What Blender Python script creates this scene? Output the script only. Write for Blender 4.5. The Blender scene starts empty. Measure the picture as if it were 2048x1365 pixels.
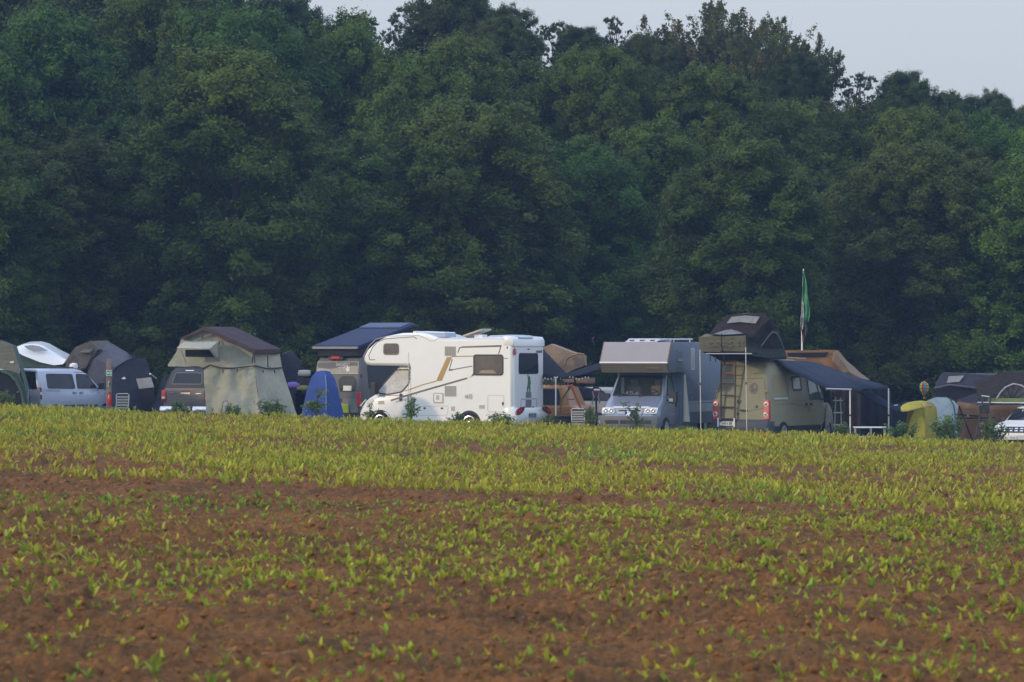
import bpy, bmesh, math, random
import numpy as np
from mathutils import Vector, Matrix, noise as mn

random.seed(7)
F = 9300.0            # focal length in photo pixels (2048 wide)
CAMZ = 2.8
scene = bpy.context.scene
COL = scene.collection
PI = math.pi
R = math.radians


def P(px, py, d):
    return Vector(((px - 1024) * d / F, d, CAMZ + (682.5 - py) * d / F))


def G(x):             # height of the camp ground
    return float(np.interp(x, [-350, -60, -14, -2, 4, 7.5, 16, 40, 350], [.6, .3, .02, -.1, -.32, -.53, -.98, -1.8, -3]))


def gpt(px, d):
    x = (px - 1024) * d / F
    return Vector((x, d, G(x)))


# ---------------------------------------------------------------- materials
MATS = {}


def mat(name, col, rough=.6, metal=0., var=.1, scale=2.5, bump=0., bscale=30., coat=0., trans=0., alpha=1., spec=.5):
    if name in MATS:
        return MATS[name]
    m = bpy.data.materials.new(name)
    m.use_nodes = True
    nt = m.node_tree
    N, L = nt.nodes, nt.links
    b = N['Principled BSDF']
    tc = N.new('ShaderNodeTexCoord')
    nz = N.new('ShaderNodeTexNoise')
    nz.inputs['Scale'].default_value = scale
    nz.inputs['Detail'].default_value = 6
    nz.inputs['Roughness'].default_value = .65
    L.new(tc.outputs['Object'], nz.inputs['Vector'])
    mp = N.new('ShaderNodeMapRange')
    mp.inputs['From Min'].default_value = .3
    mp.inputs['From Max'].default_value = .7
    L.new(nz.outputs['Fac'], mp.inputs['Value'])
    mx = N.new('ShaderNodeMix')
    mx.data_type = 'RGBA'
    mx.inputs['A'].default_value = (*[c * (1 - var) for c in col], 1)
    mx.inputs['B'].default_value = (*[min(1, c * (1 + var)) for c in col], 1)
    L.new(mp.outputs['Result'], mx.inputs['Factor'])
    L.new(mx.outputs['Result'], b.inputs['Base Color'])
    b.inputs['Roughness'].default_value = rough
    b.inputs['Metallic'].default_value = metal
    b.inputs['Coat Weight'].default_value = coat
    b.inputs['Coat Roughness'].default_value = .08
    b.inputs['Specular IOR Level'].default_value = spec
    if alpha < 1:
        b.inputs['Alpha'].default_value = alpha
    if bump:
        n2 = N.new('ShaderNodeTexNoise')
        n2.inputs['Scale'].default_value = bscale
        n2.inputs['Detail'].default_value = 4
        n2.inputs['Distortion'].default_value = 1.2
        L.new(tc.outputs['Object'], n2.inputs['Vector'])
        bp = N.new('ShaderNodeBump')
        bp.inputs['Strength'].default_value = bump
        bp.inputs['Distance'].default_value = .05
        L.new(n2.outputs['Fac'], bp.inputs['Height'])
        L.new(bp.outputs['Normal'], b.inputs['Normal'])
    if trans:
        tr = N.new('ShaderNodeBsdfTranslucent')
        L.new(mx.outputs['Result'], tr.inputs['Color'])
        ms = N.new('ShaderNodeMixShader')
        ms.inputs['Fac'].default_value = trans
        L.new(b.outputs['BSDF'], ms.inputs[1])
        L.new(tr.outputs['BSDF'], ms.inputs[2])
        L.new(ms.outputs['Shader'], N['Material Output'].inputs['Surface'])
    MATS[name] = m
    return m


def cloth(name, col, var=.14, trans=.08, bump=.85):
    return mat(name, col, rough=.85, var=var, scale=2.2, bump=bump, bscale=3.4, trans=trans, spec=.2)


def paint(name, col, rough=.35, metal=0., var=.05):
    return mat(name, col, rough=rough, metal=metal, var=var, scale=1.6, coat=.35)


def leafmat(name, trans=.25, rough=.6, hue=.02, valr=.25, spec=.3):
    m = bpy.data.materials.new(name)
    m.use_nodes = True
    N, L = m.node_tree.nodes, m.node_tree.links
    b = N['Principled BSDF']
    at = N.new('ShaderNodeAttribute')
    at.attribute_name = 'tint'
    oi = N.new('ShaderNodeObjectInfo')
    hs = N.new('ShaderNodeHueSaturation')
    mh = N.new('ShaderNodeMapRange')
    mh.inputs['To Min'].default_value = .5 - hue
    mh.inputs['To Max'].default_value = .5 + hue
    mv = N.new('ShaderNodeMapRange')
    mv.inputs['To Min'].default_value = 1 - valr
    mv.inputs['To Max'].default_value = 1 + valr
    ml = N.new('ShaderNodeMath')
    ml.operation = 'MULTIPLY'
    ml.inputs[1].default_value = 7.31
    fr = N.new('ShaderNodeMath')
    fr.operation = 'FRACT'
    L.new(oi.outputs['Random'], mh.inputs['Value'])
    L.new(oi.outputs['Random'], ml.inputs[0])
    L.new(ml.outputs[0], fr.inputs[0])
    L.new(fr.outputs[0], mv.inputs['Value'])
    L.new(mh.outputs['Result'], hs.inputs['Hue'])
    L.new(mv.outputs['Result'], hs.inputs['Value'])
    L.new(at.outputs['Color'], hs.inputs['Color'])
    L.new(hs.outputs['Color'], b.inputs['Base Color'])
    b.inputs['Roughness'].default_value = rough
    b.inputs['Specular IOR Level'].default_value = spec
    tr = N.new('ShaderNodeBsdfTranslucent')
    L.new(hs.outputs['Color'], tr.inputs['Color'])
    ms = N.new('ShaderNodeMixShader')
    ms.inputs['Fac'].default_value = trans
    L.new(b.outputs['BSDF'], ms.inputs[1])
    L.new(tr.outputs['BSDF'], ms.inputs[2])
    L.new(ms.outputs['Shader'], N['Material Output'].inputs['Surface'])
    return m


# ---------------------------------------------------------------- objects
def tag(o, label=None, cat=None, group=None, kind=None):
    if label: o['label'] = label
    if cat: o['category'] = cat
    if group: o['group'] = group
    if kind: o['kind'] = kind
    return o


def thing(name, label, cat, loc=(0, 0, 0), rotz=0., group=None):
    o = bpy.data.objects.new(name, None)
    o.empty_display_size = .2
    COL.objects.link(o)
    o.location = loc
    o.rotation_euler = (0, 0, rotz)
    return tag(o, label, cat, group)


def link(name, me, m=None, parent=None):
    if m is not None and not me.materials:
        me.materials.append(m)
    o = bpy.data.objects.new(name, me)
    COL.objects.link(o)
    if parent is not None:
        o.parent = parent
    return o


def np_mesh(name, verts, quads, tint=None):
    """fast mesh from arrays; quads (n,4)"""
    me = bpy.data.meshes.new(name)
    n, k = len(verts), quads.shape[1]
    me.vertices.add(n)
    me.vertices.foreach_set('co', np.ascontiguousarray(verts, dtype=np.float32).ravel())
    f = len(quads)
    me.loops.add(f * k)
    me.loops.foreach_set('vertex_index', np.ascontiguousarray(quads, dtype=np.int32).ravel())
    me.polygons.add(f)
    me.polygons.foreach_set('loop_start', np.arange(0, f * k, k, dtype=np.int32))
    if tint is not None:
        a = me.attributes.new('tint', 'FLOAT_COLOR', 'POINT')
        c = np.ones((n, 4), dtype=np.float32)
        c[:, :3] = tint
        a.data.foreach_set('color', c.ravel())
    me.update(calc_edges=True)
    return me


def smooth_edges(me, ang=35):
    bm = bmesh.new()
    bm.from_mesh(me)
    bmesh.ops.recalc_face_normals(bm, faces=bm.faces)
    for f in bm.faces: f.smooth = len(f.verts) <= 8
    for e in bm.edges:
        if len(e.link_faces) == 2:
            e.smooth = e.calc_face_angle(0) < R(ang)
    bm.to_mesh(me)
    bm.free()


def rpoly(pts, r, n=4):
    out = []
    k = len(pts)
    for i in range(k):
        p0, p, p1 = Vector(pts[i - 1]), Vector(pts[i]), Vector(pts[(i + 1) % k])
        a, b = (p0 - p), (p1 - p)
        ra = min(r, a.length * .45)
        rb = min(r, b.length * .45)
        A, B = p + a.normalized() * ra, p + b.normalized() * rb
        for j in range(n + 1):
            t = j / n
            q = A * (1 - t) ** 2 + p * 2 * t * (1 - t) + B * t * t
            out.append((q.x, q.y))
    return out


def rect(u0, v0, u1, v1, r=0.):
    p = [(u0, v0), (u1, v0), (u1, v1), (u0, v1)]
    return rpoly(p, r) if r else p


def inset(poly, d):
    k = len(poly)
    area = sum(poly[i - 1][0] * poly[i][1] - poly[i][0] * poly[i - 1][1] for i in range(k))
    s = 1 if area > 0 else -1
    out = []
    for i in range(k):
        p0, p, p1 = Vector(poly[i - 1]), Vector(poly[i]), Vector(poly[(i + 1) % k])
        e0, e1 = (p - p0).normalized(), (p1 - p).normalized()
        n0, n1 = Vector((-e0.y, e0.x)) * s, Vector((-e1.y, e1.x)) * s
        n = (n0 + n1)
        n = n / max(.35, n.dot(n) / 2) if n.length > 1e-6 else n0
        q = p + n * d
        out.append((q.x, q.y))
    return out


class MB:
    def __init__(self):
        self.v, self.f = [], []

    def add(self, vs, fs):
        o = len(self.v)
        self.v += [Vector(v) for v in vs]
        self.f += [tuple(i + o for i in f) for f in fs]
        return self

    def box(self, c, s, rz=0., M=None):
        vs = []
        for z in (-1, 1):
            for x, y in ((-1, -1), (1, -1), (1, 1), (-1, 1)):
                v = Vector((x * s[0] / 2, y * s[1] / 2, z * s[2] / 2))
                if rz: v = Matrix.Rotation(rz, 3, 'Z') @ v
                if M is not None: v = M @ v
                vs.append(v + Vector(c))
        return self.add(vs, [(3, 2, 1, 0), (4, 5, 6, 7), (0, 1, 5, 4), (1, 2, 6, 5), (2, 3, 7, 6), (3, 0, 4, 7)])

    def tube(self, pts, r, n=6, caps=True):
        pts = [Vector(p) for p in pts]
        rs = r if isinstance(r, (list, tuple)) else [r] * len(pts)
        vs, fs = [], []
        for i, p in enumerate(pts):
            t = (pts[min(i + 1, len(pts) - 1)] - pts[max(i - 1, 0)]).normalized()
            u = t.cross(Vector((0, 0, 1)))
            if u.length < .1: u = t.cross(Vector((1, 0, 0)))
            u.normalize()
            w = t.cross(u)
            for j in range(n):
                a = 2 * PI * j / n
                vs.append(p + (u * math.cos(a) + w * math.sin(a)) * rs[i])
        for i in range(len(pts) - 1):
            for j in range(n):
                fs.append((i * n + j, i * n + (j + 1) % n, (i + 1) * n + (j + 1) % n, (i + 1) * n + j))
        if caps:
            fs.append(tuple(range(n - 1, -1, -1)))
            fs.append(tuple(range((len(pts) - 1) * n, len(pts) * n)))
        return self.add(vs, fs)

    def lathe(self, prof, n=20, M=None):
        """prof: list of (radius, axial); axis = local z, transformed by M (4x4)"""
        vs, fs = [], []
        for r, z in prof:
            for j in range(n):
                a = 2 * PI * j / n
                v = Vector((r * math.cos(a), r * math.sin(a), z))
                vs.append(M @ v if M is not None else v)
        k = len(prof)
        for i in range(k - 1):
            for j in range(n):
                fs.append((i * n + j, i * n + (j + 1) % n, (i + 1) * n + (j + 1) % n, (i + 1) * n + j))
        fs.append(tuple(range(n - 1, -1, -1)))
        fs.append(tuple(range((k - 1) * n, k * n)))
        return self.add(vs, fs)

    def prism(self, poly, y0, y1, ch=.0):
        """poly in (x,z), extruded along y, rounded edge of size ch"""
        loops = []
        if ch:
            for t, y in ((1., 0), (.3, .3), (0, 1.)):
                loops.append((inset(poly, ch * t) if t else poly, y0 + ch * y))
            for t, y in ((0, 1.), (.3, .3), (1., 0)):
                loops.append((inset(poly, ch * t) if t else poly, y1 - ch * y))
        else:
            loops = [(poly, y0), (poly, y1)]
        k = len(poly)
        vs, fs = [], []
        for lp, y in loops:
            vs += [(p[0], y, p[1]) for p in lp]
        for i in range(len(loops) - 1):
            for j in range(k):
                fs.append((i * k + j, i * k + (j + 1) % k, (i + 1) * k + (j + 1) % k, (i + 1) * k + j))
        fs.append(tuple(range(k)))
        fs.append(tuple(range((len(loops) - 1) * k + k - 1, (len(loops) - 1) * k - 1, -1)))
        return self.add(vs, fs)

    def stack(self, secs, holes=(), n=5, cap=True):
        """secs: (z, x0, x1, halfwidth, radius) horizontal rounded rectangles; holes: {(section, side)} side 0 left 1 rear 2 right 3 front"""
        vs, fs = [], []
        m = 4 * (n + 1)
        for z, x0, x1, w, r in secs:
            rr = min(r * .6, w * .95, (x1 - x0) * .45)
            rf = min(r, w * .95, (x1 - x0) * .45)
            for k, (cx, cy, q) in enumerate(((x1 - rf, w - rf, rf), (x0 + rr, w - rr, rr), (x0 + rr, -w + rr, rr), (x1 - rf, -w + rf, rf))):
                for j in range(n + 1):
                    a = PI / 2 * (k + j / n)
                    vs.append((cx + q * math.cos(a), cy + q * math.sin(a), z))
        for i in range(len(secs) - 1):
            for j in range(m):
                if j % (n + 1) == n and (i, j // (n + 1)) in holes:
                    continue
                fs.append((i * m + j, i * m + (j + 1) % m, (i + 1) * m + (j + 1) % m, (i + 1) * m + j))
        if cap:
            fs.append(tuple(range(m - 1, -1, -1)))
            fs.append(tuple(range((len(secs) - 1) * m, len(secs) * m)))
        return self.add(vs, fs)

    def patch(self, fn, poly, off=.006, th=.012):
        k = len(poly)
        vs = [fn(u, v, off) for u, v in poly] + [fn(u, v, off - th) for u, v in poly]
        fs = [tuple(range(k)), tuple(range(2 * k - 1, k - 1, -1))]
        for j in range(k):
            fs.append((j, k + j, k + (j + 1) % k, (j + 1) % k))
        return self.add(vs, fs)

    def ring(self, fn, poly, wd, off=.008, th=.014):
        """a frame of width wd round poly (inside)"""
        inn = inset(poly, wd)
        k = len(poly)
        vs = [fn(u, v, off) for u, v in poly] + [fn(u, v, off) for u, v in inn]
        vs += [fn(u, v, off - th) for u, v in poly] + [fn(u, v, off - th) for u, v in inn]
        fs = []
        for j in range(k):
            q = (j + 1) % k
            fs += [(j, q, k + q, k + j), (2 * k + j, 2 * k + q, q, j), (k + j, k + q, 3 * k + q, 3 * k + j)]
        return self.add(vs, fs)

    def build(self, name, m, parent=None, smooth=True, ang=35, weld=False, flip=True):
        me = bpy.data.meshes.new(name)
        off = Vector((0, 0, 0))
        me.from_pydata([tuple(v) for v in self.v], [], self.f)
        if weld or smooth:
            bm = bmesh.new()
            bm.from_mesh(me)
            if weld: bmesh.ops.remove_doubles(bm, verts=bm.verts, dist=.001)
            bm.to_mesh(me)
            bm.free()
        if smooth: smooth_edges(me, ang)
        return link(name, me, m, parent)


def sheet(name, parent, m, verts, faces, sub=4, amp=.02, freq=1.2, thick=0., ang=40, fold=0., fx=3.):
    """cloth: world-space polygon mesh, subdivided and gently creased, in the frame of parent (an unrotated Empty)"""
    bm = bmesh.new()
    bv = [bm.verts.new(v) for v in verts]
    for f in faces:
        try:
            bm.faces.new([bv[i] for i in f])
        except ValueError:
            pass
    bmesh.ops.delete(bm, geom=[v for v in bm.verts if not v.link_faces], context='VERTS')
    bmesh.ops.recalc_face_normals(bm, faces=bm.faces)
    sharp = [e for e in bm.edges if len(e.link_faces) == 2 and e.calc_face_angle(0) > R(ang)]
    for e in sharp: e.smooth = False
    if sub:
        bmesh.ops.subdivide_edges(bm, edges=bm.edges[:], cuts=sub, use_grid_fill=True)
        big = [f for f in bm.faces if len(f.verts) > 4]
        if big: bmesh.ops.triangulate(bm, faces=big)
    org = parent.location if parent is not None else Vector((0, 0, 0))
    for v in bm.verts:
        w = v.co.copy()
        v.co += mn.noise_vector(w * freq) * amp + mn.noise_vector(w * freq * 3.3 + Vector((5, 3, 1))) * amp * .4
        if fold:
            v.co.y += fold * (abs(mn.noise(Vector((w.x * fx, w.z * .5, 7)))) * 2 - .4 + .6 * mn.noise(Vector(((w.x + w.z * .5) * fx * .8, w.z * .9, 3))))
        v.co -= org
    for f in bm.faces: f.smooth = True
    me = bpy.data.meshes.new(name)
    bm.to_mesh(me)
    bm.free()
    o = link(name, me, m, parent)
    if thick:
        s = o.modifiers.new('thickness', 'SOLIDIFY')
        s.thickness = thick
        s.offset = 0
    return o


def wtube(name, parent, m, pts, r, n=6):
    """tube through world points"""
    org = parent.location if parent is not None else Vector((0, 0, 0))
    return MB().tube([Vector(p) - org for p in pts], r, n).build(name, m, parent)


def lone(name, label, cat, mb, m, group=None, loc=None, smooth=True):
    """a thing that is one mesh, its origin at loc"""
    if loc is not None:
        mb.v = [v - Vector(loc) for v in mb.v]
    o = mb.build(name, m, None, smooth)
    if loc is not None: o.location = loc
    return tag(o, label, cat, group)


def text(name, parent, s, size, m, M, align='CENTER', ext=.003, sx=1.):
    cu = bpy.data.curves.new(name, 'FONT')
    cu.body = s
    cu.size = size
    cu.align_x = align
    cu.align_y = 'CENTER'
    cu.extrude = ext
    o = bpy.data.objects.new('tmp', cu)
    COL.objects.link(o)
    bpy.context.view_layer.update()
    dg = bpy.context.evaluated_depsgraph_get()
    me = bpy.data.meshes.new_from_object(o.evaluated_get(dg))
    bpy.data.objects.remove(o)
    me.transform(M @ Matrix.Diagonal((sx, 1, 1, 1)))
    me.materials.clear()
    return link(name, me, m, parent)


def frame(o, X, Y):
    X, Y = Vector(X).normalized(), Vector(Y).normalized()
    Z = X.cross(Y)
    M = Matrix.Identity(4)
    for i in range(3):
        M[i][0], M[i][1], M[i][2], M[i][3] = X[i], Y[i], Z[i], o[i]
    return M


def rear_frame(x, y, z): return frame((x, y, z), (0, -1, 0), (0, 0, 1))
def front_frame(x, y, z): return frame((x, y, z), (0, 1, 0), (0, 0, 1))


# ---------------------------------------------------------------- noise on arrays
def _hash(ix, iy, s):
    h = (ix.astype(np.int64) * 374761393 + iy.astype(np.int64) * 668265263 + s * 1274126177) & 0x7fffffff
    h = ((h ^ (h >> 13)) * 1274126177) & 0x7fffffff
    h = h ^ (h >> 16)
    return (h & 0xffff) / 65535.0


def vnoise(x, y, s=0):
    ix, iy = np.floor(x), np.floor(y)
    fx, fy = x - ix, y - iy
    fx, fy = fx * fx * (3 - 2 * fx), fy * fy * (3 - 2 * fy)
    a, b = _hash(ix, iy, s), _hash(ix + 1, iy, s)
    c, d = _hash(ix, iy + 1, s), _hash(ix + 1, iy + 1, s)
    return (a * (1 - fx) + b * fx) * (1 - fy) + (c * (1 - fx) + d * fx) * fy


def domes(x, y, s=0, rad=.62, empty=.25):
    """packed clod shapes: height 0..1 of the dome nearest to each point, with steep creases between"""
    ix, iy = np.floor(x), np.floor(y)
    best = np.zeros_like(x)
    for dx in (-1, 0, 1):
        for dy in (-1, 0, 1):
            cx, cy = ix + dx, iy + dy
            px, py = cx + _hash(cx, cy, s), cy + _hash(cx, cy, s + 1)
            a = np.clip((_hash(cx, cy, s + 2) - empty) / (1 - empty), 0, 1)
            r = rad * (.45 + .75 * a)
            d2 = ((x - px) ** 2 + (y - py) ** 2) / r ** 2
            best = np.maximum(best, np.sqrt(np.clip(1 - d2, 0, 1)) * a)
    return best
EXPOSURE = -.45
HAZE = .00034
HAZE_COL = (.38, .59, 1.0)
VEIL_H = (.69, .725, .765)
VEIL_Z = (1.45, 1.72, 2.3)
SOIL_A = (.255, .115, .037)
SOIL_B = (.152, .079, .031)
PLANT = (.315, .345, .038)
LEAF_A = (.072, .122, .015)
LEAF_B = (.056, .088, .022)
LEAF_C = (.105, .140, .045)
BUSH = (.11, .17, .05)
# ================================================================ SETTING
SUN_EL, SUN_LEFT = 15, 62      # degrees; the low sun stands behind the camera, far round to the left

cam = bpy.data.cameras.new('camera')
cam.sensor_width = 36
cam.lens = 36 * F / 2048
cam.clip_start = 1
cam.clip_end = 4000
cam.dof.use_dof = True
cam.dof.focus_distance = 140
cam.dof.aperture_fstop = 5
co = bpy.data.objects.new('camera', cam)
COL.objects.link(co)
co.location = (0, 0, CAMZ)
co.rotation_euler = (PI / 2, 0, 0)
scene.camera = co

w = bpy.data.worlds.new("World")
scene.world = w
w.use_nodes = True
sk = w.node_tree.nodes.new('ShaderNodeTexSky')
sk.sky_type = 'NISHITA'
sk.sun_disc = False
sk.sun_elevation = R(SUN_EL)
sk.sun_rotation = R(180 + SUN_LEFT)
sk.air_density = 1.0
sk.dust_density = 2.5
sk.ozone_density = 3.0
wn, wl = w.node_tree.nodes, w.node_tree.links
bg = wn['Background']
wl.new(sk.outputs['Color'], bg.inputs['Color'])
bg.inputs['Strength'].default_value = .05
# thin high overcast: a veil of cloud, brighter overhead than at the horizon
wt = wn.new('ShaderNodeTexCoord')
sp = wn.new('ShaderNodeSeparateXYZ')
wl.new(wt.outputs['Generated'], sp.inputs['Vector'])
wm = wn.new('ShaderNodeMix'); wm.data_type = 'RGBA'; wm.clamp_factor = True
wm.inputs['A'].default_value = (*VEIL_H, 1)
wm.inputs['B'].default_value = (*VEIL_Z, 1)
wl.new(sp.outputs['Z'], wm.inputs['Factor'])
wc = wn.new('ShaderNodeTexNoise'); wc.inputs['Scale'].default_value = 3.0; wc.inputs['Detail'].default_value = 4
wl.new(wt.outputs['Generated'], wc.inputs['Vector'])
wr = wn.new('ShaderNodeMapRange'); wr.inputs['To Min'].default_value = .93; wr.inputs['To Max'].default_value = 1.07
wl.new(wc.outputs['Fac'], wr.inputs['Value'])
b2 = wn.new('ShaderNodeBackground')
wl.new(wm.outputs['Result'], b2.inputs['Color']); wl.new(wr.outputs['Result'], b2.inputs['Strength'])
ad = wn.new('ShaderNodeAddShader')
wl.new(bg.outputs['Background'], ad.inputs[0]); wl.new(b2.outputs['Background'], ad.inputs[1])
wl.new(ad.outputs['Shader'], wn['World Output'].inputs['Surface'])

sl = bpy.data.lights.new('sun', 'SUN')
sl.energy = 1.8
sl.angle = R(2.5)
sl.color = (1, .76, .44)
so = bpy.data.objects.new('sun', sl)
COL.objects.link(so)
sdir = Vector((-math.sin(R(SUN_LEFT)) * math.cos(R(SUN_EL)), -math.cos(R(SUN_LEFT)) * math.cos(R(SUN_EL)), math.sin(R(SUN_EL))))
so.rotation_euler = sdir.to_track_quat('Z', 'Y').to_euler()
so.location = sdir * 100

scene.view_settings.view_transform = 'Standard'
scene.view_settings.look = 'None'
scene.view_settings.exposure = EXPOSURE
scene.view_settings.gamma = 1
scene.render.film_transparent = False
scene.cycles.max_bounces = 6
scene.cycles.transparent_max_bounces = 8
scene.cycles.volume_bounces = 0
scene.cycles.use_denoising = True

# ---------------------------------------------------------------- haze
hz = MB().box((0, 330, 11.5), (760, 760, 31.0))
hm = bpy.data.materials.new('haze')
hm.use_nodes = True
hn = hm.node_tree.nodes
hn.remove(hn['Principled BSDF'])
pv = hn.new('ShaderNodeVolumePrincipled')
pv.inputs['Color'].default_value = (*HAZE_COL, 1)
pv.inputs['Density'].default_value = HAZE
pv.inputs['Anisotropy'].default_value = 0
hm.node_tree.links.new(pv.outputs['Volume'], hn['Material Output'].inputs['Volume'])
ho = hz.build('haze', hm, None, smooth=False)
ho['kind'] = 'stuff'

# ---------------------------------------------------------------- ground beyond the field
FE = 142.0             # far edge of the field


def zfield(x, y):
    return .2 - .035 * x + .10 * np.sin(y * .11 + x * .05) * np.clip((FE - y) / 40, 0, 1)


xs = np.concatenate([np.linspace(-345, -60, 20), np.linspace(-57, 57, 96), np.linspace(60, 345, 20)])
ys = np.concatenate([np.linspace(-40, 138, 40), np.linspace(140, 175, 60), np.linspace(178, 300, 30), np.linspace(320, 690, 12)])
gx, gy = np.meshgrid(xs, ys)
gz = np.vectorize(G)(gx)
fz = np.clip(.2 - .035 * gx, -3, 2)
t = np.clip((gy - FE - .5) / 6.0, 0, 1)
t = t * t * (3 - 2 * t)
gz = (fz - .05) * (1 - t) + gz * t
gz = np.where(gy < FE - 1, gz - .6, gz) + (vnoise(gx * .7, gy * .7, 3) - .5) * .05
nx, ny = len(xs), len(ys)
idx = np.arange(nx * ny).reshape(ny, nx)
q = np.stack([idx[:-1, :-1], idx[:-1, 1:], idx[1:, 1:], idx[1:, :-1]], -1).reshape(-1, 4)
mg = mat('camp_grass', (.06, .085, .025), rough=.9, var=.4, scale=.9, bump=.8, bscale=9)
g = link('ground', np_mesh('ground', np.stack([gx, gy, gz], -1).reshape(-1, 3), q), mg)
g['kind'] = 'structure'

# ---------------------------------------------------------------- the field: ploughed soil
# a bare headland strip lies between the two sowings


def band_far(x):
    return 75.0 + .4 * np.sin(x * .5) + .9 * (vnoise(x * .9, x * 0, 5) - .5)


def band_near(x):
    return 68.0 + 4.6 * np.clip((x + 8.5) / 17, -.2, 1.15) + 1.8 * (vnoise(x * .8, x * 0, 6) - .5)


def soil_h(x, y):
    h = zfield(x, y)
    big = vnoise(x * .35, y * .25, 11) - .5
    md = vnoise(x * 1.6, y * 1.2, 12) - .5
    rx, ry = x * .8 + y * .6, y * .8 - x * .6
    wob = vnoise(x * 11, y * 9, 18) * .5
    d1 = domes(rx * 3.6 + wob, ry * 3.2 + wob, 13, .60, .45)
    d2 = domes(x * 7.5 + wob, y * 6.5, 23, .62, .25)
    d3 = domes(rx * 15, ry * 13 + wob, 33, .62, .15)
    c4 = vnoise(x * 27, y * 22, 17) - .5
    rough = .5 + .9 * vnoise(x * .9, y * .6, 16)
    u = (x * .9 - (y - 60) * .42)
    row = np.cos(u / .47 * 2 * PI)
    return h + big * .10 + md * .05 + rough * (d1 * .095 + d2 * .062 + d3 * .036 - .06 + c4 * .040) + row * .006


NR, NC = 1500, 560
yy = 31.0 * (FE / 31.0) ** np.linspace(0, 1, NR)
uu = np.linspace(-1, 1, NC) * .155
fx = uu[None, :] * yy[:, None]
fy = np.repeat(yy[:, None], NC, 1)
fx = fx + (np.sign(uu) * np.abs(uu / .155) ** 6)[None, :] * 2.0
fz = soil_h(fx, fy)
idx = np.arange(NR * NC).reshape(NR, NC)
q = np.stack([idx[:-1, :-1], idx[:-1, 1:], idx[1:, 1:], idx[1:, :-1]], -1).reshape(-1, 4)
me = np_mesh('field', np.stack([fx, fy, fz], -1).reshape(-1, 3), q)
ms = bpy.data.materials.new('soil')
ms.use_nodes = True
N, L = ms.node_tree.nodes, ms.node_tree.links
b = N['Principled BSDF']
tc = N.new('ShaderNodeTexCoord')
n1 = N.new('ShaderNodeTexNoise'); n1.inputs['Scale'].default_value = .55; n1.inputs['Detail'].default_value = 5
n2 = N.new('ShaderNodeTexNoise'); n2.inputs['Scale'].default_value = 11.0; n2.inputs['Detail'].default_value = 8; n2.inputs['Roughness'].default_value = .75
L.new(tc.outputs['Object'], n1.inputs['Vector']); L.new(tc.outputs['Object'], n2.inputs['Vector'])
m1 = N.new('ShaderNodeMix'); m1.data_type = 'RGBA'
m1.inputs['A'].default_value = (*SOIL_A, 1); m1.inputs['B'].default_value = (*SOIL_B, 1)
r1 = N.new('ShaderNodeMapRange'); r1.inputs['From Min'].default_value = .35; r1.inputs['From Max'].default_value = .65
L.new(n1.outputs['Fac'], r1.inputs['Value']); L.new(r1.outputs['Result'], m1.inputs['Factor'])
m2 = N.new('ShaderNodeMix'); m2.data_type = 'RGBA'; m2.blend_type = 'MULTIPLY'; m2.inputs['Factor'].default_value = 1
cr = N.new('ShaderNodeMapRange'); cr.inputs['From Min'].default_value = .3; cr.inputs['From Max'].default_value = .72
cr.inputs['To Min'].default_value = .45; cr.inputs['To Max'].default_value = 1.5
L.new(n2.outputs['Fac'], cr.inputs['Value'])
L.new(m1.outputs['Result'], m2.inputs['A']); L.new(cr.outputs['Result'], m2.inputs['B'])
L.new(m2.outputs['Result'], b.inputs['Base Color'])
b.inputs['Roughness'].default_value = .95
b.inputs['Specular IOR Level'].default_value = .15
bp = N.new('ShaderNodeBump'); bp.inputs['Strength'].default_value = 1.0; bp.inputs['Distance'].default_value = .05
L.new(n2.outputs['Fac'], bp.inputs['Height']); L.new(bp.outputs['Normal'], b.inputs['Normal'])
fo = link('field', me, ms)
fo['kind'] = 'structure'

rng = np.random.default_rng(5)


def scatter(protos, px, py, pz, rot, scl, tints, name, m, kind=None):
    """one mesh from many copies of small prototype meshes (verts, quads, tint)"""
    V, Q, T = [], [], []
    o = 0
    which = rng.integers(0, len(protos), len(px))
    for k, (pv_, pq, pt) in enumerate(protos):
        s = np.where(which == k)[0]
        if not len(s): continue
        c, sn = np.cos(rot[s])[:, None], np.sin(rot[s])[:, None]
        x = (pv_[None, :, 0] * c - pv_[None, :, 1] * sn) * scl[s][:, None] + px[s][:, None]
        y = (pv_[None, :, 0] * sn + pv_[None, :, 1] * c) * scl[s][:, None] + py[s][:, None]
        z = pv_[None, :, 2] * scl[s][:, None] + pz[s][:, None]
        n = len(pv_)
        V.append(np.stack([x, y, z], -1).reshape(-1, 3))
        Q.append((pq[None] + (np.arange(len(s)) * n)[:, None, None] + o).reshape(-1, pq.shape[1]))
        T.append((pt[None] * tints[s][:, None, :]).reshape(-1, 3))
        o += n * len(s)
    me = np_mesh(name, np.concatenate(V), np.concatenate(Q), np.clip(np.concatenate(T), 0, 1))
    return link(name, me, m)


# ---------------------------------------------------------------- clods and straw lying on the soil
def clod_proto(seed):
    bm = bmesh.new()
    bmesh.ops.create_icosphere(bm, subdivisions=2 if seed < 3 else 1, radius=1)
    for v in bm.verts:
        d = v.co.normalized()
        v.co = d * (1 + .75 * mn.noise(d * 1.5 + Vector((seed * 3.1, 0, 0))) + .4 * mn.noise(d * 4 + Vector((0, seed, 0))))
        v.co.z *= .7
    vs = np.array([v.co[:] for v in bm.verts])
    fs = np.array([[v.index for v in f.verts] for f in bm.faces])
    bm.free()
    return vs, fs, np.ones((len(vs), 3))


def field_points(n, d0, d1, wide=.15):
    d = np.sqrt(rng.random(n) * (d1 ** 2 - d0 ** 2) + d0 ** 2)
    return (rng.random(n) * 2 - 1) * wide * d, d


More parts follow.
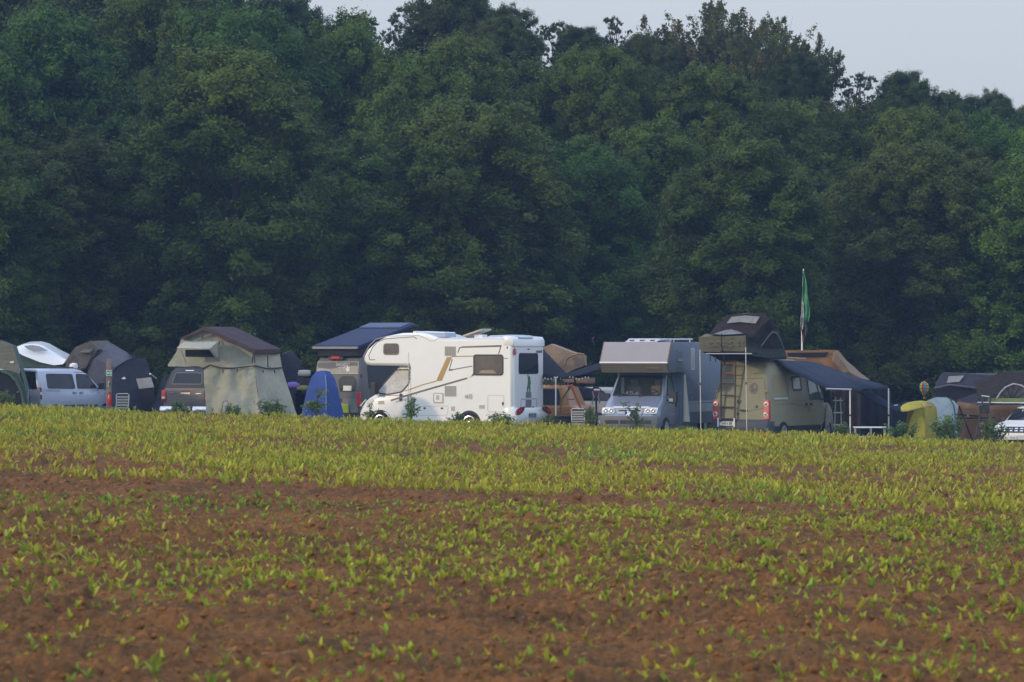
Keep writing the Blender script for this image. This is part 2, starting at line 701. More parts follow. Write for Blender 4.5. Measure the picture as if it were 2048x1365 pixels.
nx_ = 42000
cx, cy = field_points(nx_, 32, 96)
keep = vnoise(cx * .8, cy * .5, 31) + rng.random(nx_) * .7 > .62
cx, cy = cx[keep], cy[keep]
cs = .007 + .036 * rng.random(len(cx)) ** 2.4 + .03 * (rng.random(len(cx)) > .985)
mc = leafmat('clod_soil', trans=0, rough=.95, hue=0, valr=0, spec=.1)
ct = np.array(SOIL_A)[None] * (.62 + .5 * rng.random((len(cx), 1))) * np.array([1, 1, 1])
co_ = scatter([clod_proto(s) for s in range(7)], cx, cy, soil_h(cx, cy) + cs * .2, rng.random(len(cx)) * 6.28, cs, ct, 'soil_clods', mc)
co_['kind'] = 'stuff'


def crumb_proto(seed):
    r = np.random.default_rng(seed)
    vs = np.array([[1, 0, 0], [-1, 0, 0], [0, 1, 0], [0, -1, 0], [0, 0, .8], [0, 0, -.6]]) * r.uniform(.5, 1.3, (6, 1)) + r.normal(0, .15, (6, 3))
    fs = np.array([[0, 2, 4], [2, 1, 4], [1, 3, 4], [3, 0, 4], [2, 0, 5], [1, 2, 5], [3, 1, 5], [0, 3, 5]])
    return vs, fs, np.ones((6, 3))


n = 90000
kx, ky = field_points(n, 32, 84)
keep = vnoise(kx * 1.3, ky * .9, 35) + .5 * rng.random(n) > .45
kx, ky = kx[keep], ky[keep]
ks = .005 + .016 * rng.random(len(kx)) ** 2
kt = np.array(SOIL_A)[None] * (.5 + 1.1 * rng.random((len(kx), 1)) ** 1.5)
cr_ = scatter([crumb_proto(s) for s in range(8)], kx, ky, soil_h(kx, ky) + ks * .3, rng.random(len(kx)) * 6.28, ks, kt, 'soil_crumbs', mc)
cr_['kind'] = 'stuff'


def straw_proto(seed):
    r = np.random.default_rng(seed)
    a = r.random() * .35
    L_, wd = .5, .03
    vs = np.array([[-L_, -wd, 0], [L_, -wd, a], [L_, wd, a + .03], [-L_, wd, .03], [-L_, 0, .05], [L_, 0, a + .05]])
    return vs, np.array([[0, 1, 2, 3], [0, 1, 5, 4], [4, 5, 2, 3]]), np.ones((6, 3))


n = 9000
sx_, sy_ = field_points(n, 33, 110)
inb = (sy_ < band_far(sx_)) & (sy_ > band_near(sx_))
keep = inb | (rng.random(n) < .05)
sx_, sy_ = sx_[keep], sy_[keep]
ss = .05 + .10 * rng.random(len(sx_))
st = np.array([.32, .21, .12])[None] * (.6 + .7 * rng.random((len(sx_), 1)))
so_ = scatter([straw_proto(s) for s in range(5)], sx_, sy_, soil_h(sx_, sy_) + .02, rng.random(len(sx_)) * 6.28, ss, st, 'straw', mc)
so_['kind'] = 'stuff'


# ---------------------------------------------------------------- beet seedlings
def plant_proto(seed, nl, rows):
    r = np.random.default_rng(seed)
    V, Q, T = [], [], []
    o = 0
    for i in range(nl):
        az = i * 2.4 + r.random() * 1.6
        ln = (.075 + .11 * r.random()) * (1 if i < 2 else r.uniform(.45, 1))
        wd = (.017 + .011 * r.random())
        el = R(56 + 34 * r.random() ** .8)
        bend = .15 + .55 * r.random()
        p = np.zeros(3)
        tone = .72 + .5 * r.random()
        d = np.array([math.cos(az), math.sin(az), 0])
        s = np.array([-math.sin(az), math.cos(az), 0])
        for k in range(rows + 1):
            t_ = k / rows
            e = el - bend * 1.5 * t_ ** 2
            if k: p = p + (d * math.cos(e) + np.array([0, 0, 1]) * math.sin(e)) * ln / rows
            prof = wd * (.16 + 1.0 * max(0, math.sin(min(1, max(0, (t_ - .22) / .78)) ** .8 * PI)) + (.12 if t_ == 1 else 0))
            up = np.array([0, 0, 1]) * math.cos(e) - d * math.sin(e)
            tw = s * math.cos(.5 * (r.random() - .5)) + up * .2 * (r.random() - .5)
            V += [p - tw * prof + up * prof * .35, p.copy(), p + tw * prof + up * prof * .35]
            g_ = tone * (.9 + .25 * t_)
            T += [[g_, g_, g_], [g_ * 1.12, g_ * 1.1, g_ * 1.15], [g_, g_, g_]]
            if k:
                a = o + (k - 1) * 3
                Q += [[a, a + 1, a + 4, a + 3], [a + 1, a + 2, a + 5, a + 4]]
        o += 3 * (rows + 1)
    return np.array(V), np.array(Q), np.array(T)


def far_proto(seed, nl=8):
    r = np.random.default_rng(seed)
    V, Q, T = [], [], []
    for i in range(nl):
        az = i * 2.4 + r.random()
        ln, wd = (.09 + .09 * r.random()) * (1 if i < 2 else r.uniform(.5, 1)), .014 + .009 * r.random()
        el = R(60 + 30 * r.random() ** .8)
        d = np.array([math.cos(az), math.sin(az), 0]); s = np.array([-math.sin(az), math.cos(az), 0]); z = np.array([0, 0, 1])
        m_ = (d * math.cos(el) + z * math.sin(el)) * ln * .6
        e = m_ + (d * math.cos(el - .45) + z * math.sin(el - .45)) * ln * .45
        o = len(V)
        V += [s * .004, -s * .004, m_ - s * wd, m_ + s * wd, e - s * wd * .5, e + s * wd * .5]
        Q += [[o, o + 1, o + 2, o + 3], [o + 3, o + 2, o + 4, o + 5]]
        g_ = .7 + .5 * r.random()
        T += [[g_ * .9] * 3, [g_ * .9] * 3] + [[g_] * 3] * 2 + [[g_ * 1.15] * 3] * 2
    return np.array(V), np.array(Q), np.array(T)


def rows_points(d0, d1, ang, sp, step, wide, seed):
    """sowing rows at angle ang from the depth axis"""
    r = np.random.default_rng(seed)
    ca, sa = math.cos(ang), math.sin(ang)
    half = d1 * wide + 20
    us = np.arange(-half * 2.2, half * 2.2, sp)
    vs_ = np.arange(-(d1 - d0) * 1.6 - half, (d1 - d0) * 1.6 + half, step)
    U, Vv = np.meshgrid(us, vs_)
    U = U.ravel() + r.normal(0, .028, U.size)
    Vv = Vv.ravel() + r.uniform(-.5, .5, U.size) * step * .9
    mid = (d0 + d1) / 2
    x = U * ca + Vv * sa
    y = mid - U * sa + Vv * ca
    k = (y > d0) & (y < d1) & (np.abs(x) < y * wide)
    return x[k], y[k]


ax, ay = rows_points(32, 76, R(25), .47, .125, .148, 3)
dens = .50 * vnoise(ax * .30, ay * .16, 41) + .38 * vnoise(ax * 1.3, ay * .8, 42) + .12 * rng.random(len(ax))
dens += .10 * np.clip((ay - 48) / 25, 0, 1) + .01 * np.clip(ax / 4, -1, 1) + .06 * np.clip((39 - ay) / 4, 0, 1)
pk_ = (.36 + .34 * np.clip((ay - 42) / 22, 0, 1) + .16 * np.clip((39 - ay) / 4, 0, 1) * np.clip(ax + .5, 0, 1)) * np.clip(dens * 2.4 - .35, .45, 1.5)
pk_ = np.maximum(pk_, .62 * np.clip((ay - band_near(ax) + 9) / 6, 0, 1))
k = (rng.random(len(ax)) < pk_) & (ay < band_near(ax))
ax, ay = ax[k], ay[k]
bx, by = rows_points(71, FE - .3, R(-38), .45, .125, .148, 4)
dens = .55 * vnoise(bx * .22, by * .10, 43) + .45 * vnoise(bx * .9, by * .35, 44)
k = (by > band_far(bx)) & (rng.random(len(bx)) < (.30 + .34 * np.clip((by - 80) / 36, 0, 1)) * np.maximum(np.clip(dens * 3.4 - .75, .15, 1.4), 1.5 * np.clip((band_far(bx) + 6 - by) / 4, 0, 1)))
bx, by = bx[k], by[k]
print('SEEDLINGS', len(ax), len(bx))

mp_ = leafmat('seedling_leaf', trans=.32, rough=.6, hue=.012, valr=.14, spec=.12)
PG = np.array(PLANT)
prot = [plant_proto(s, 3 + s % 4, 4) for s in range(16)]
protf = [far_proto(s, 4 + s % 3) for s in range(14)]


def ptint(x, y):
    n = len(x)
    v = .8 + .4 * rng.random((n, 1))
    yel = rng.random((n, 1)) ** 2
    lush = vnoise(x * .25, y * .2, 51)[:, None]
    return PG[None] * v * (1 + np.array([[.30, .06, .0]]) * yel + np.array([[-.25, -.05, 0.]]) * (lush > .72))


pxa = 1024 + ax / ay * F
za = soil_h(ax, ay)
pya = 682.5 - (za + .05 - CAMZ) / ay * F
vis = (pxa > -10) & (pxa < 2058) & (pya < 1365)
sa = .54 + .52 * rng.random(len(ax)) ** 1.5
sa *= .75 + .5 * vnoise(ax * .5, ay * .3, 61)
order = np.argsort(np.where(vis, ay / sa ** .5, 1e9))[:300]
single = np.zeros(len(ax), bool)
single[order] = True
pmesh = []
for v_, q_, t_ in prot:
    for rep in range(3):
        pmesh.append(np_mesh('beet_seedling', v_, q_, np.clip(t_ * PG[None] * ([1.0, 1.0, 1.0], [1.25, 1.06, 1.0], [.72, .86, 1.0])[rep], 0, 1)))
for i in order:
    me = pmesh[int(rng.integers(0, len(pmesh)))]
    o = link('beet_seedling', me, mp_)
    o.location = (ax[i], ay[i], za[i] - .004)
    o.rotation_euler = (0, 0, rng.random() * 6.28)
    o.scale = (sa[i],) * 3
    tag(o, 'small yellow-green beet seedling growing in bare brown soil at the near end of the field', 'seedling', 'beet seedlings nearest in the field')
r_ = ~single
o = scatter(prot, ax[r_], ay[r_], za[r_] - .004, rng.random(r_.sum()) * 6.28, sa[r_], ptint(ax[r_], ay[r_]), 'beet_seedlings', mp_)
o['kind'] = 'stuff'
sb = (.85 + .6 * rng.random(len(bx))) * (.8 + .4 * vnoise(bx * .4, by * .2, 62))
o = scatter(protf, bx, by, soil_h(bx, by) - .004, rng.random(len(bx)) * 6.28, sb, ptint(bx, by), 'beet_crop', mp_)
o['kind'] = 'stuff'
# ================================================================ TREES
bark = mat('bark', (.055, .045, .035), rough=.95, var=.35, scale=3, bump=.8, bscale=12)
mleaf = leafmat('tree_leaf', trans=.22, rough=.55, hue=.028, valr=.28, spec=.12)


def leaves_at(C, D, size, r, tone, green, droop=.0):
    """leaf quads: centres C (n,3), facing D (n,3)"""
    n = len(C)
    D = D + r.normal(0, .55, (n, 3))
    D /= np.linalg.norm(D, axis=1, keepdims=True) + 1e-9
    A = r.normal(0, 1, (n, 3)); A[:, 2] -= droop
    A -= D * (A * D).sum(1, keepdims=True)
    A /= np.linalg.norm(A, axis=1, keepdims=True) + 1e-9
    B = np.cross(D, A)
    s = size * (.65 + .7 * r.random((n, 1)))
    w_ = s * (.42 + .2 * r.random((n, 1)))
    cup = D * s * .18
    V = np.stack([C - A * s, C + B * w_ * .9 - cup, C + A * s, C - B * w_ * .9 - cup], 1).reshape(-1, 3)
    Q = np.arange(4 * n).reshape(n, 4)
    g_ = np.array(green)[None] * tone
    T = np.repeat(np.clip(g_, 0, 1), 4, axis=0)
    return V, Q, T


def sphere_dirs(n, r, zmin=-1.):
    z = r.uniform(zmin, 1, n)
    a = r.uniform(0, 2 * PI, n)
    q = np.sqrt(1 - z * z)
    return np.stack([q * np.cos(a), q * np.sin(a), z], 1)


def tree_proto(seed, style, H=16., RAD=4.):
    r = np.random.default_rng(seed)
    Vs, Qs, Ts = [], [], []
    off = 0
    mbt = MB()
    green = dict(broad=LEAF_A, dark=LEAF_B, airy=LEAF_B, brush=LEAF_C)[style]
    lobes = []
    if style in ('broad', 'dark'):
        nl = 46
        zlo = .03 if style == 'broad' else .30
        for i in range(nl):
            t_ = zlo + (1 - zlo) * ((i + r.random()) / nl) ** .85
            env = min(1, ((t_ - zlo + .10) / .18) ** .5) * math.sqrt(max(0.03, 1 - (max(0, t_ - .40) / .60) ** 3.0))
            a = i * 2.399 + r.uniform(-.5, .5)
            rad = RAD * env * r.uniform(.55, .86)
            s = RAD * r.uniform(.24, .43) * (1.1 - .2 * t_)
            lobes.append((np.array([rad * math.cos(a), rad * math.sin(a), H * t_ * .93 + .2]), s))
        lobes.append((np.array([0, 0, H * .93]), RAD * .30))
        lobes.append((np.array([.4, .3, H * .80]), RAD * .5))
        ncl, nlf, lsz = 22, 230, .082
        zs = 1.0
    elif style == 'airy':
        for i in range(64):
            t_ = .45 + .53 * r.random() ** .8
            env = math.sqrt(max(.03, 1 - (abs(t_ - .62) / .40) ** 2))
            a = r.uniform(0, 2 * PI)
            rad = RAD * env * r.uniform(.3, 1.)
            lobes.append((np.array([rad * math.cos(a), rad * math.sin(a), H * t_]), RAD * r.uniform(.08, .17)))
        ncl, nlf, lsz = 8, 200, .075
        zs = .8
    tops = []
    if style != 'brush':
        for c, s in lobes:
            lt = r.uniform(.86, 1.16)
            dirs = sphere_dirs(ncl, r, -.55)
            for dv in dirs:
                cc = c + dv * s * np.array([1, 1, zs]) * r.uniform(.66, 1.16)
                cs_ = s * r.uniform(.22, .44)
                tn = lt * r.uniform(.78, 1.24)
                n = int(nlf * (cs_ / (RAD * .11)) ** 1.6 * r.uniform(.6, 1.1)) + 12
                n = min(n, 560)
                ld = sphere_dirs(n, r, -.75)
                ax_ = dv * .8 + np.array([0, 0, .35]) + r.normal(0, .45, 3)
                ax_ /= np.linalg.norm(ax_)
                Cc = cc[None] + ld * cs_ * (.25 + .5 * r.random((n, 1))) + r.normal(0, .20, (n, 3)) * cs_ + ax_[None] * cs_ * r.normal(0, .42, (n, 1))
                tone = tn * r.uniform(.9, 1.12, (n, 1)) * (1 + np.array([[.25, .05, 0]]) * (r.random((n, 1)) > .7))
                V, Q, T = leaves_at(Cc, ld * .45 + dv[None] * .8 + np.array([[0, 0, .25]]), lsz, r, tone, green, .35)
                Vs.append(V); Qs.append(Q + off); Ts.append(T); off += len(V)
        tops = [(Vector(c), s) for c, s in lobes]
    else:
        for i in range(120):
            a = r.uniform(0, 2 * PI)
            q_ = math.sqrt(r.random())
            tip = np.array([RAD * q_ * math.cos(a), RAD * q_ * math.sin(a), H * (1 - .20 * q_ ** 2) * r.uniform(.84, 1.0)])
            tops.append((Vector(tip), 0))
            base = np.array([tip[0] * .25, tip[1] * .25, H * .5])
            for j in range(8):
                f_ = r.uniform(.30, 1.03) ** .8
                p0 = base + (tip - base) * f_ + r.normal(0, .42, 3) * np.array([1, 1, .6])
                ax_ = (tip - base) / np.linalg.norm(tip - base) + r.normal(0, .28, 3) + np.array([.18, 0, .25])
                ax_ /= np.linalg.norm(ax_)
                n = int(r.uniform(85, 170))
                ll = r.uniform(.5, 1.1)
                u = r.random((n, 1))
                Cc = p0[None] + ax_[None] * ll * u + r.normal(0, .15, (n, 3)) * (1.1 - u * .8)
                tone = r.uniform(.7, 1.25) * r.uniform(.8, 1.25, (n, 1)) * (1 + np.array([[.45, .05, 0]]) * (r.random() > .7))
                V, Q, T = leaves_at(Cc, r.normal(0, .6, (n, 3)) + np.array([[-.5, -.5, .3]]), .082, r, tone, green, 0)
                Vs.append(V); Qs.append(Q + off); Ts.append(T); off += len(V)
    V, Q, T = np.concatenate(Vs), np.concatenate(Qs), np.concatenate(Ts)
    crown = np_mesh('crown', V, Q, T)
    crown.materials.append(mleaf)
    # trunk and limbs
    th = H * (.55 if style != 'brush' else .48)
    lean = Vector((r.uniform(-.3, .3), r.uniform(-.3, .3), 0))
    tr = [Vector((0, 0, -.5)), Vector((0, 0, 1)), Vector((0, 0, th * .5)) + lean * .5, Vector((0, 0, th)) + lean, Vector((0, 0, H * .8)) + lean * 1.3]
    mbt.tube(tr, [.34, .27, .22, .17, .05], 8)
    for c, s in tops[::(3 if style == 'brush' else 2)]:
        z0 = min(th * (1.0 if style == 'brush' else 1.25), max(1.2, c.z * (.55 if style == 'brush' else .72)))
        b0 = Vector((0, 0, z0)) + lean * (z0 / th)
        md = b0 * .45 + c * .55 + Vector((r.uniform(-.3, .3), r.uniform(-.3, .3), -.25 if style != 'brush' else .1))
        mbt.tube([b0, md, c], [.09, .055, .018] if style != 'brush' else [.06, .03, .01], 5, caps=False)
        if style in ('brush', 'airy'):
            for _ in range(3):
                e = c + Vector((r.normal(0, .5), r.normal(0, .5), r.uniform(.1, .7)))
                mbt.tube([md.lerp(c, r.uniform(.2, .9)), e], [.016, .006], 4, caps=False)
    tm = bpy.data.meshes.new('trunk')
    tm.from_pydata([tuple(v) for v in mbt.v], [], mbt.f)
    smooth_edges(tm, 60)
    tm.materials.append(bark)
    return crown, tm


TP = {'broad': [tree_proto(100 + i, 'broad') for i in range(5)], 'dark': [tree_proto(200 + i, 'dark') for i in range(3)],
      'airy': [tree_proto(300 + i, 'airy') for i in range(2)], 'brush': [tree_proto(400, 'brush')]}
tcount = {'broad': 0, 'dark': 0, 'airy': 0, 'brush': 0}


def tree(px, top, hw, d, style, label, group, rank=1):
    base = gpt(px, d)
    H = P(px, top, d).z - base.z
    sc = hw * d / F / 4.0
    i = tcount[style]; tcount[style] += 1
    cm, tm = TP[style][i % len(TP[style])]
    o = thing('tree', label, 'tree', base, (i * 2.1 + px * .01) % 6.28, group)
    c = link('crown', cm, None, o)
    t_ = link('trunk', tm, None, o)
    if rank == 0:
        for x in (c, t_): x.scale = (sc, sc, H / 16.0)
    else:                         # a forest tree: its crown sits on a long bole
        s = sc * (1.0 if style != 'broad' else 1.05)
        c.scale = (s, s, s)
        c.location = (0, 0, H - 15.9 * s)
        t_.scale = (s, s, s)
        t_.location = c.location
        t_.name = 'limbs'
        if H - 15.9 * s > .4:
            bl = MB().tube([(0, 0, -.4), (.05, 0, (H - 15.9 * s) * .5), (0, 0, H - 15.9 * s + .8 * s)], [.36 * s + .08, .32 * s + .05, .27 * s], 8)
            bl.build('trunk', bark, o, ang=60)
    return o


GF, GM, GB = 'trees along the front of the wood', 'trees in the second rank of the wood', 'trees on the skyline of the wood'
front = [(-70, 330, 170, 180, 'tree at the wood edge over the green tent at the left border'),
         (130, 275, 180, 184, 'broad dark tree at the wood edge above the light blue van'),
         (330, 330, 150, 187, 'leafy tree at the wood edge between the grey tent and the sand-green roof tent'),
         (455, 112, 200, 182, 'big round-crowned tree standing right above the brown-topped roof tent'),
         (715, 290, 150, 188, 'tree at the wood edge above the raised blue camper roof'),
         (935, 215, 190, 183, 'wide tree at the wood edge above the white motorhome'),
         (1160, 300, 150, 187, 'tree at the wood edge above the tan sloping roof tent'),
         (1310, 250, 150, 190, 'tree at the wood edge above the silver alcove camper'),
         (1495, 292, 165, 181, 'protruding tree with a bright crest, above the dark roof tent on the olive van'),
         (1700, 400, 150, 195, 'tree in the shaded bay of the wood just right of the flag'),
         (1850, 300, 175, 186, 'tree at the wood edge above the yellow tent and balloon spinner'),
         (2080, 330, 170, 184, 'tree at the wood edge over the white car at the right border')]
mid = [(-60, 90, 170, 'second-rank tree in the top left corner of the wood'),
       (110, 40, 170, 'tall second-rank tree above the crown that overlooks the light blue van'),
       (290, 5, 150, 'second-rank tree filling the wood up to the frame, left of the big round crown'),
       (480, 35, 150, 'pale-topped tree rising just behind the big round crown'),
       (690, 58, 140, 'second-rank tree left of centre with its top below the small sky gap'),
       (835, 122, 120, 'smaller second-rank tree tucked below the tall skyline tree'),
       (930, 88, 130, 'second-rank tree with bright clumped top in front of the tall skyline tree'),
       (1060, 150, 120, 'second-rank tree below the lacy dip in the skyline'),
       (1200, 110, 115, 'bright-topped second-rank tree right of the lacy skyline dip'),
       (1310, 165, 95, 'narrow second-rank tree between two bright-topped crowns'),
       (1425, 140, 115, 'rounded second-rank tree directly below the brushy skyline tree'),
       (1570, 215, 110, 'second-rank tree just right of and below the brushy skyline tree'),
       (1700, 222, 105, 'second-rank tree above the shaded bay right of the flag'),
       (1835, 232, 115, 'bright-topped second-rank tree above the balloon spinner'),
       (1965, 250, 115, 'second-rank tree with a dull brownish crown near the right border'),
       (2090, 255, 115, 'second-rank tree cut by the right border')]
back = [(30, -70, 190, 'dark', 'skyline tree cut by the top frame at far left'),
        (220, -70, 190, 'dark', 'skyline tree cut by the top frame, right of the far left one'),
        (420, -45, 170, 'dark', 'skyline tree cut by the top frame above the big round crown'),
        (590, 6, 100, 'dark', 'skyline tree sloping down to the first patch of sky'),
        (705, 30, 75, 'airy', 'small lacy tree poking up in the left sky gap'),
        (805, 12, 80, 'airy', 'thin-leaved tree on the left shoulder of the tall skyline tree'),
        (915, -15, 130, 'dark', 'tall dense skyline tree cut by the top frame left of centre'),
        (1010, 20, 80, 'dark', 'dark tree on the right shoulder of the tall skyline tree'),
        (1125, 45, 85, 'airy', 'dark lacy tree in the dip of the skyline near the centre'),
        (1170, 62, 70, 'dark', 'low dense tree filling the dip of the skyline'),
        (1235, 38, 60, 'airy', 'sparse twiggy tree left of the brushy skyline tree'),
        (1290, 75, 80, 'dark', 'round dark tree at the left foot of the brushy skyline tree'),
        (1425, 8, 165, 'brush', 'feathery tree with upswept sprays of leaves against the sky'),
        (1555, 40, 125, 'brush', 'smaller feathery tree leaning out to the right against the sky'),
        (1590, 118, 75, 'dark', 'dark tree on the falling shoulder right of the feathery trees'),
        (1712, 148, 62, 'airy', 'wispy open tree in the notch of the skyline at right'),
        (1815, 152, 85, 'dark', 'dome-shaped skyline tree at right'),
        (1900, 192, 80, 'dark', 'low skyline tree just right of the dome-shaped one'),
        (1990, 192, 85, 'dark', 'low skyline tree near the right border'),
        (2085, 196, 85, 'dark', 'low skyline tree cut by the right border')]
for px, top, hw, d, lb in front: tree(px, top, hw * 1.1, d, 'broad', lb, GF, 0)
for i, (px, top, hw, lb) in enumerate(mid): tree(px, top, hw * 1.2, 197 + (i * 37 % 5), 'broad', lb, GM)
for i, (px, top, hw, st, lb) in enumerate(back): tree(px, top, hw, 213 + (i * 53 % 7), st, lb, GB)
for i in range(11):          # unseen trees added beyond the left border to shade the foot of the wood
    q = (-23.5 - i * 4.2, 170 + i * .9 + (i % 2) * 5)
    tree(1024 + q[0] * F / q[1], -40 - 25 * (i % 3), 4.6 * F / q[1], q[1], 'broad', 'unseen tree added beyond the left border to shade the wood', 'shade trees added beyond the left border', 0)
for i in range(14):
    px = -120 + i * 170
    tree(px, [60, 70, 110, 150, 180, 150, 130, 200, 190, 200, 215, 290, 290, 290][i], 150, 231 + i % 3, 'dark',
         'dark tree deep in the wood, glimpsed only through gaps between nearer crowns', 'trees deep in the wood')
# ================================================================ VEHICLES
W_WHITE = paint('white_paint', (.88, .872, .85), var=.025)
W_CAR = paint('white_car_paint', (.78, .79, .80), var=.03)
SILVER = paint('silver_blue_paint', (.24, .275, .36), rough=.32, metal=.25, var=.04)
STEEL = mat('steel_blue_paint', (.165, .205, .28), rough=.6, var=.06, spec=.3)
CREAM = paint('alcove_front_paint', (.305, .275, .275), rough=.6, var=.05)
SILV2 = paint('silver_grey_paint', (.27, .30, .38), rough=.35, metal=.25, var=.05)
OLIVE = mat('olive_sand_paint', (.258, .246, .16), rough=.6, var=.08, scale=1.6)
GREYV = mat('warm_grey_paint', (.118, .117, .117), rough=.6, var=.08)
PICK = mat('grey_brown_metallic', (.15, .13, .125), rough=.55, metal=.2, var=.08)
ORANGE = paint('orange_paint', (.42, .19, .045), rough=.45, var=.08)
BLACKP = mat('black_plastic', (.022, .023, .026), rough=.55, var=.3)
GREYP = mat('grey_plastic', (.10, .105, .115), rough=.6, var=.15)
LGREY = mat('light_grey_plastic', (.50, .475, .43), rough=.6, var=.1)
CHROME = mat('bright_metal', (.68, .70, .74), rough=.22, metal=.9, var=.05)
ALU = mat('aluminium', (.62, .63, .64), rough=.4, metal=.6, var=.1)
GLASS = mat('dark_window', (.020, .025, .032), rough=.08, var=.5, scale=1.2, spec=.38)
GLASST = mat('teal_window', (.13, .18, .19), rough=.08, var=.3, scale=1.5, spec=.7)
GLASSB = mat('brown_window', (.115, .095, .085), rough=.15, var=.3, scale=2, spec=.6)
GLASSP = mat('pale_window', (.33, .37, .38), rough=.15, var=.2, spec=.6)
CLEAR = mat('clear_glass', (.05, .07, .07), rough=.04, var=.1, alpha=.25, spec=.8)
TYRE = mat('tyre_rubber', (.018, .018, .019), rough=.9, var=.3)
RED = mat('red_lamp', (.50, .022, .026), rough=.25, var=.15, spec=.6)
DRED = mat('dark_red_lamp', (.16, .012, .018), rough=.25, var=.3, spec=.6)
WLAMP = mat('clear_lamp', (.66, .66, .66), rough=.2, var=.2, scale=9, spec=.8)
PLATE = mat('plate_white', (.72, .73, .74), rough=.5, var=.04)
INK = mat('ink_black', (.02, .02, .025), rough=.6, var=.1)
INKW = mat('ink_white', (.78, .78, .78), rough=.6, var=.05)
GOLD = mat('gold_decal', (.44, .285, .085), rough=.5, var=.08)
TAUPE = mat('taupe_decal', (.155, .125, .098), rough=.5, var=.1)
SEAT = mat('beige_seat', (.46, .40, .27), rough=.9, var=.15)
DKTRIM = mat('dark_trim', (.035, .037, .042), rough=.7, var=.3)
GAP = mat('panel_gap', (.10, .095, .09), rough=.8, var=.2)


class Veh:
    def __init__(s, root, secs):
        s.root, s.secs = root, secs
        s.z = [q[0] for q in secs]

    def _i(s, z, k): return float(np.interp(z, s.z, [q[k] for q in s.secs]))
    def W(s, z): return s._i(z, 3)
    def left(s, u, v, o): return Vector((u, s.W(v) + o, v))
    def right(s, u, v, o): return Vector((u, -s.W(v) - o, v))
    def rear(s, u, v, o): return Vector((s._i(v, 1) - o, u, v))
    def front(s, u, v, o): return Vector((s._i(v, 2) + o, u, v))

    def put(s, name, fn, poly, m, off=.006, th=.012, parent=None, r=0.):
        if r: poly = rpoly(poly, r)
        return MB().patch(fn, poly, off, th).build(name, m, parent or s.root, smooth=False)

    def win(s, name, fn, poly, m, r=.06, fw=.025, fm=None):
        poly = rpoly(poly, r) if r else poly
        g_ = MB().patch(fn, poly, .006, .012).build(name, m, s.root, smooth=False)
        MB().ring(fn, inset(poly, -fw), fw * 1.3, .012, .016).build('frame', fm or BLACKP, g_, smooth=False)
        return g_

    def line(s, name, fn, poly, wd, m, off=.004, closed=True):
        if closed:
            return MB().ring(fn, poly, wd, off, .008).build(name, m, s.root, smooth=False)

    def stroke(s, fn, pts, wd, off=.004):
        """open band along pts, as polygon patches"""
        mb = MB()
        for a, b in zip(pts[:-1], pts[1:]):
            a, b = Vector(a), Vector(b)
            t_ = (b - a).normalized()
            n_ = Vector((-t_.y, t_.x)) * wd / 2
            e = t_ * wd * .3
            mb.patch(fn, [tuple(a - n_ - e), tuple(b - n_ + e), tuple(b + n_ + e), tuple(a + n_ - e)], off, .006)
        return mb


def wheel(root, x, y, r=.34, w_=.22, spokes=5, rimm=None):
    sg = 1 if y > 0 else -1
    M = Matrix.Translation((x, y, r)) @ Matrix.Rotation(-sg * PI / 2, 4, 'X')
    ty = MB().lathe([(r * .62, -w_ / 2), (r * .93, -w_ / 2), (r, -w_ * .3), (r, w_ * .3), (r * .93, w_ / 2), (r * .64, w_ / 2), (r * .62, w_ * .3)], 28, M).build('wheel', TYRE, root)
    mb = MB()
    mb.lathe([(r * .64, w_ * .25), (r * .66, w_ * .48), (r * .58, w_ * .5), (r * .56, w_ * .3)], 28, M)
    for k in range(spokes):
        a = 2 * PI * k / spokes
        q = M @ Matrix.Rotation(a, 4, 'Z')
        for da in (-.17, .17):
            c = [q @ Vector(p) for p in ((r * .1, r * .35 * da - .012, w_ * .40), (r * .6, r * da - .018, w_ * .44), (r * .6, r * da + .018, w_ * .44), (r * .1, r * .35 * da + .012, w_ * .40))]
            d_ = [q @ Vector(p) for p in ((r * .1, r * .35 * da - .012, w_ * .3), (r * .6, r * da - .018, w_ * .3), (r * .6, r * da + .018, w_ * .3), (r * .1, r * .35 * da + .012, w_ * .3))]
            mb.add(c + d_, [(0, 1, 2, 3), (7, 6, 5, 4), (0, 4, 5, 1), (2, 6, 7, 3), (1, 5, 6, 2), (0, 3, 7, 4)])
    mb.lathe([(r * .14, w_ * .3), (r * .14, w_ * .46), (.01, w_ * .48)], 14, M)
    mb.build('rim', rimm or CHROME, ty)
    MB().lathe([(r * .62, w_ * .2), (r * .3, w_ * .26), (.01, w_ * .26)], 20, M).build('hub_disc', DKTRIM, ty)
    return ty


def arch(root, fn, x, r, z=None, m=None):
    z = r * .86 if z is None else z
    pts = [(x + r * 1.16 * math.cos(a), z + r * 1.16 * math.sin(a)) for a in np.linspace(0, PI, 15)] + [(x - r * 1.1, .2), (x + r * 1.1, .2)]
    return MB().patch(fn, pts, .004, .03).build('wheel_arch', m or DKTRIM, root, smooth=False)


def mirror(root, x, y, z, m=BLACKP, s=(.12, .22, .36), arm=.12):
    sg = 1 if y > 0 else -1
    b = MB().box((x, y + sg * (arm + s[1] / 2), z), s)
    b.tube([(x, y, z - .1), (x, y + sg * (arm + .05), z - .05)], .03, 6)
    o = b.build('mirror', m, root)
    bv = o.modifiers.new('round', 'BEVEL'); bv.width = .035; bv.segments = 2; bv.limit_method = 'ANGLE'
    return o


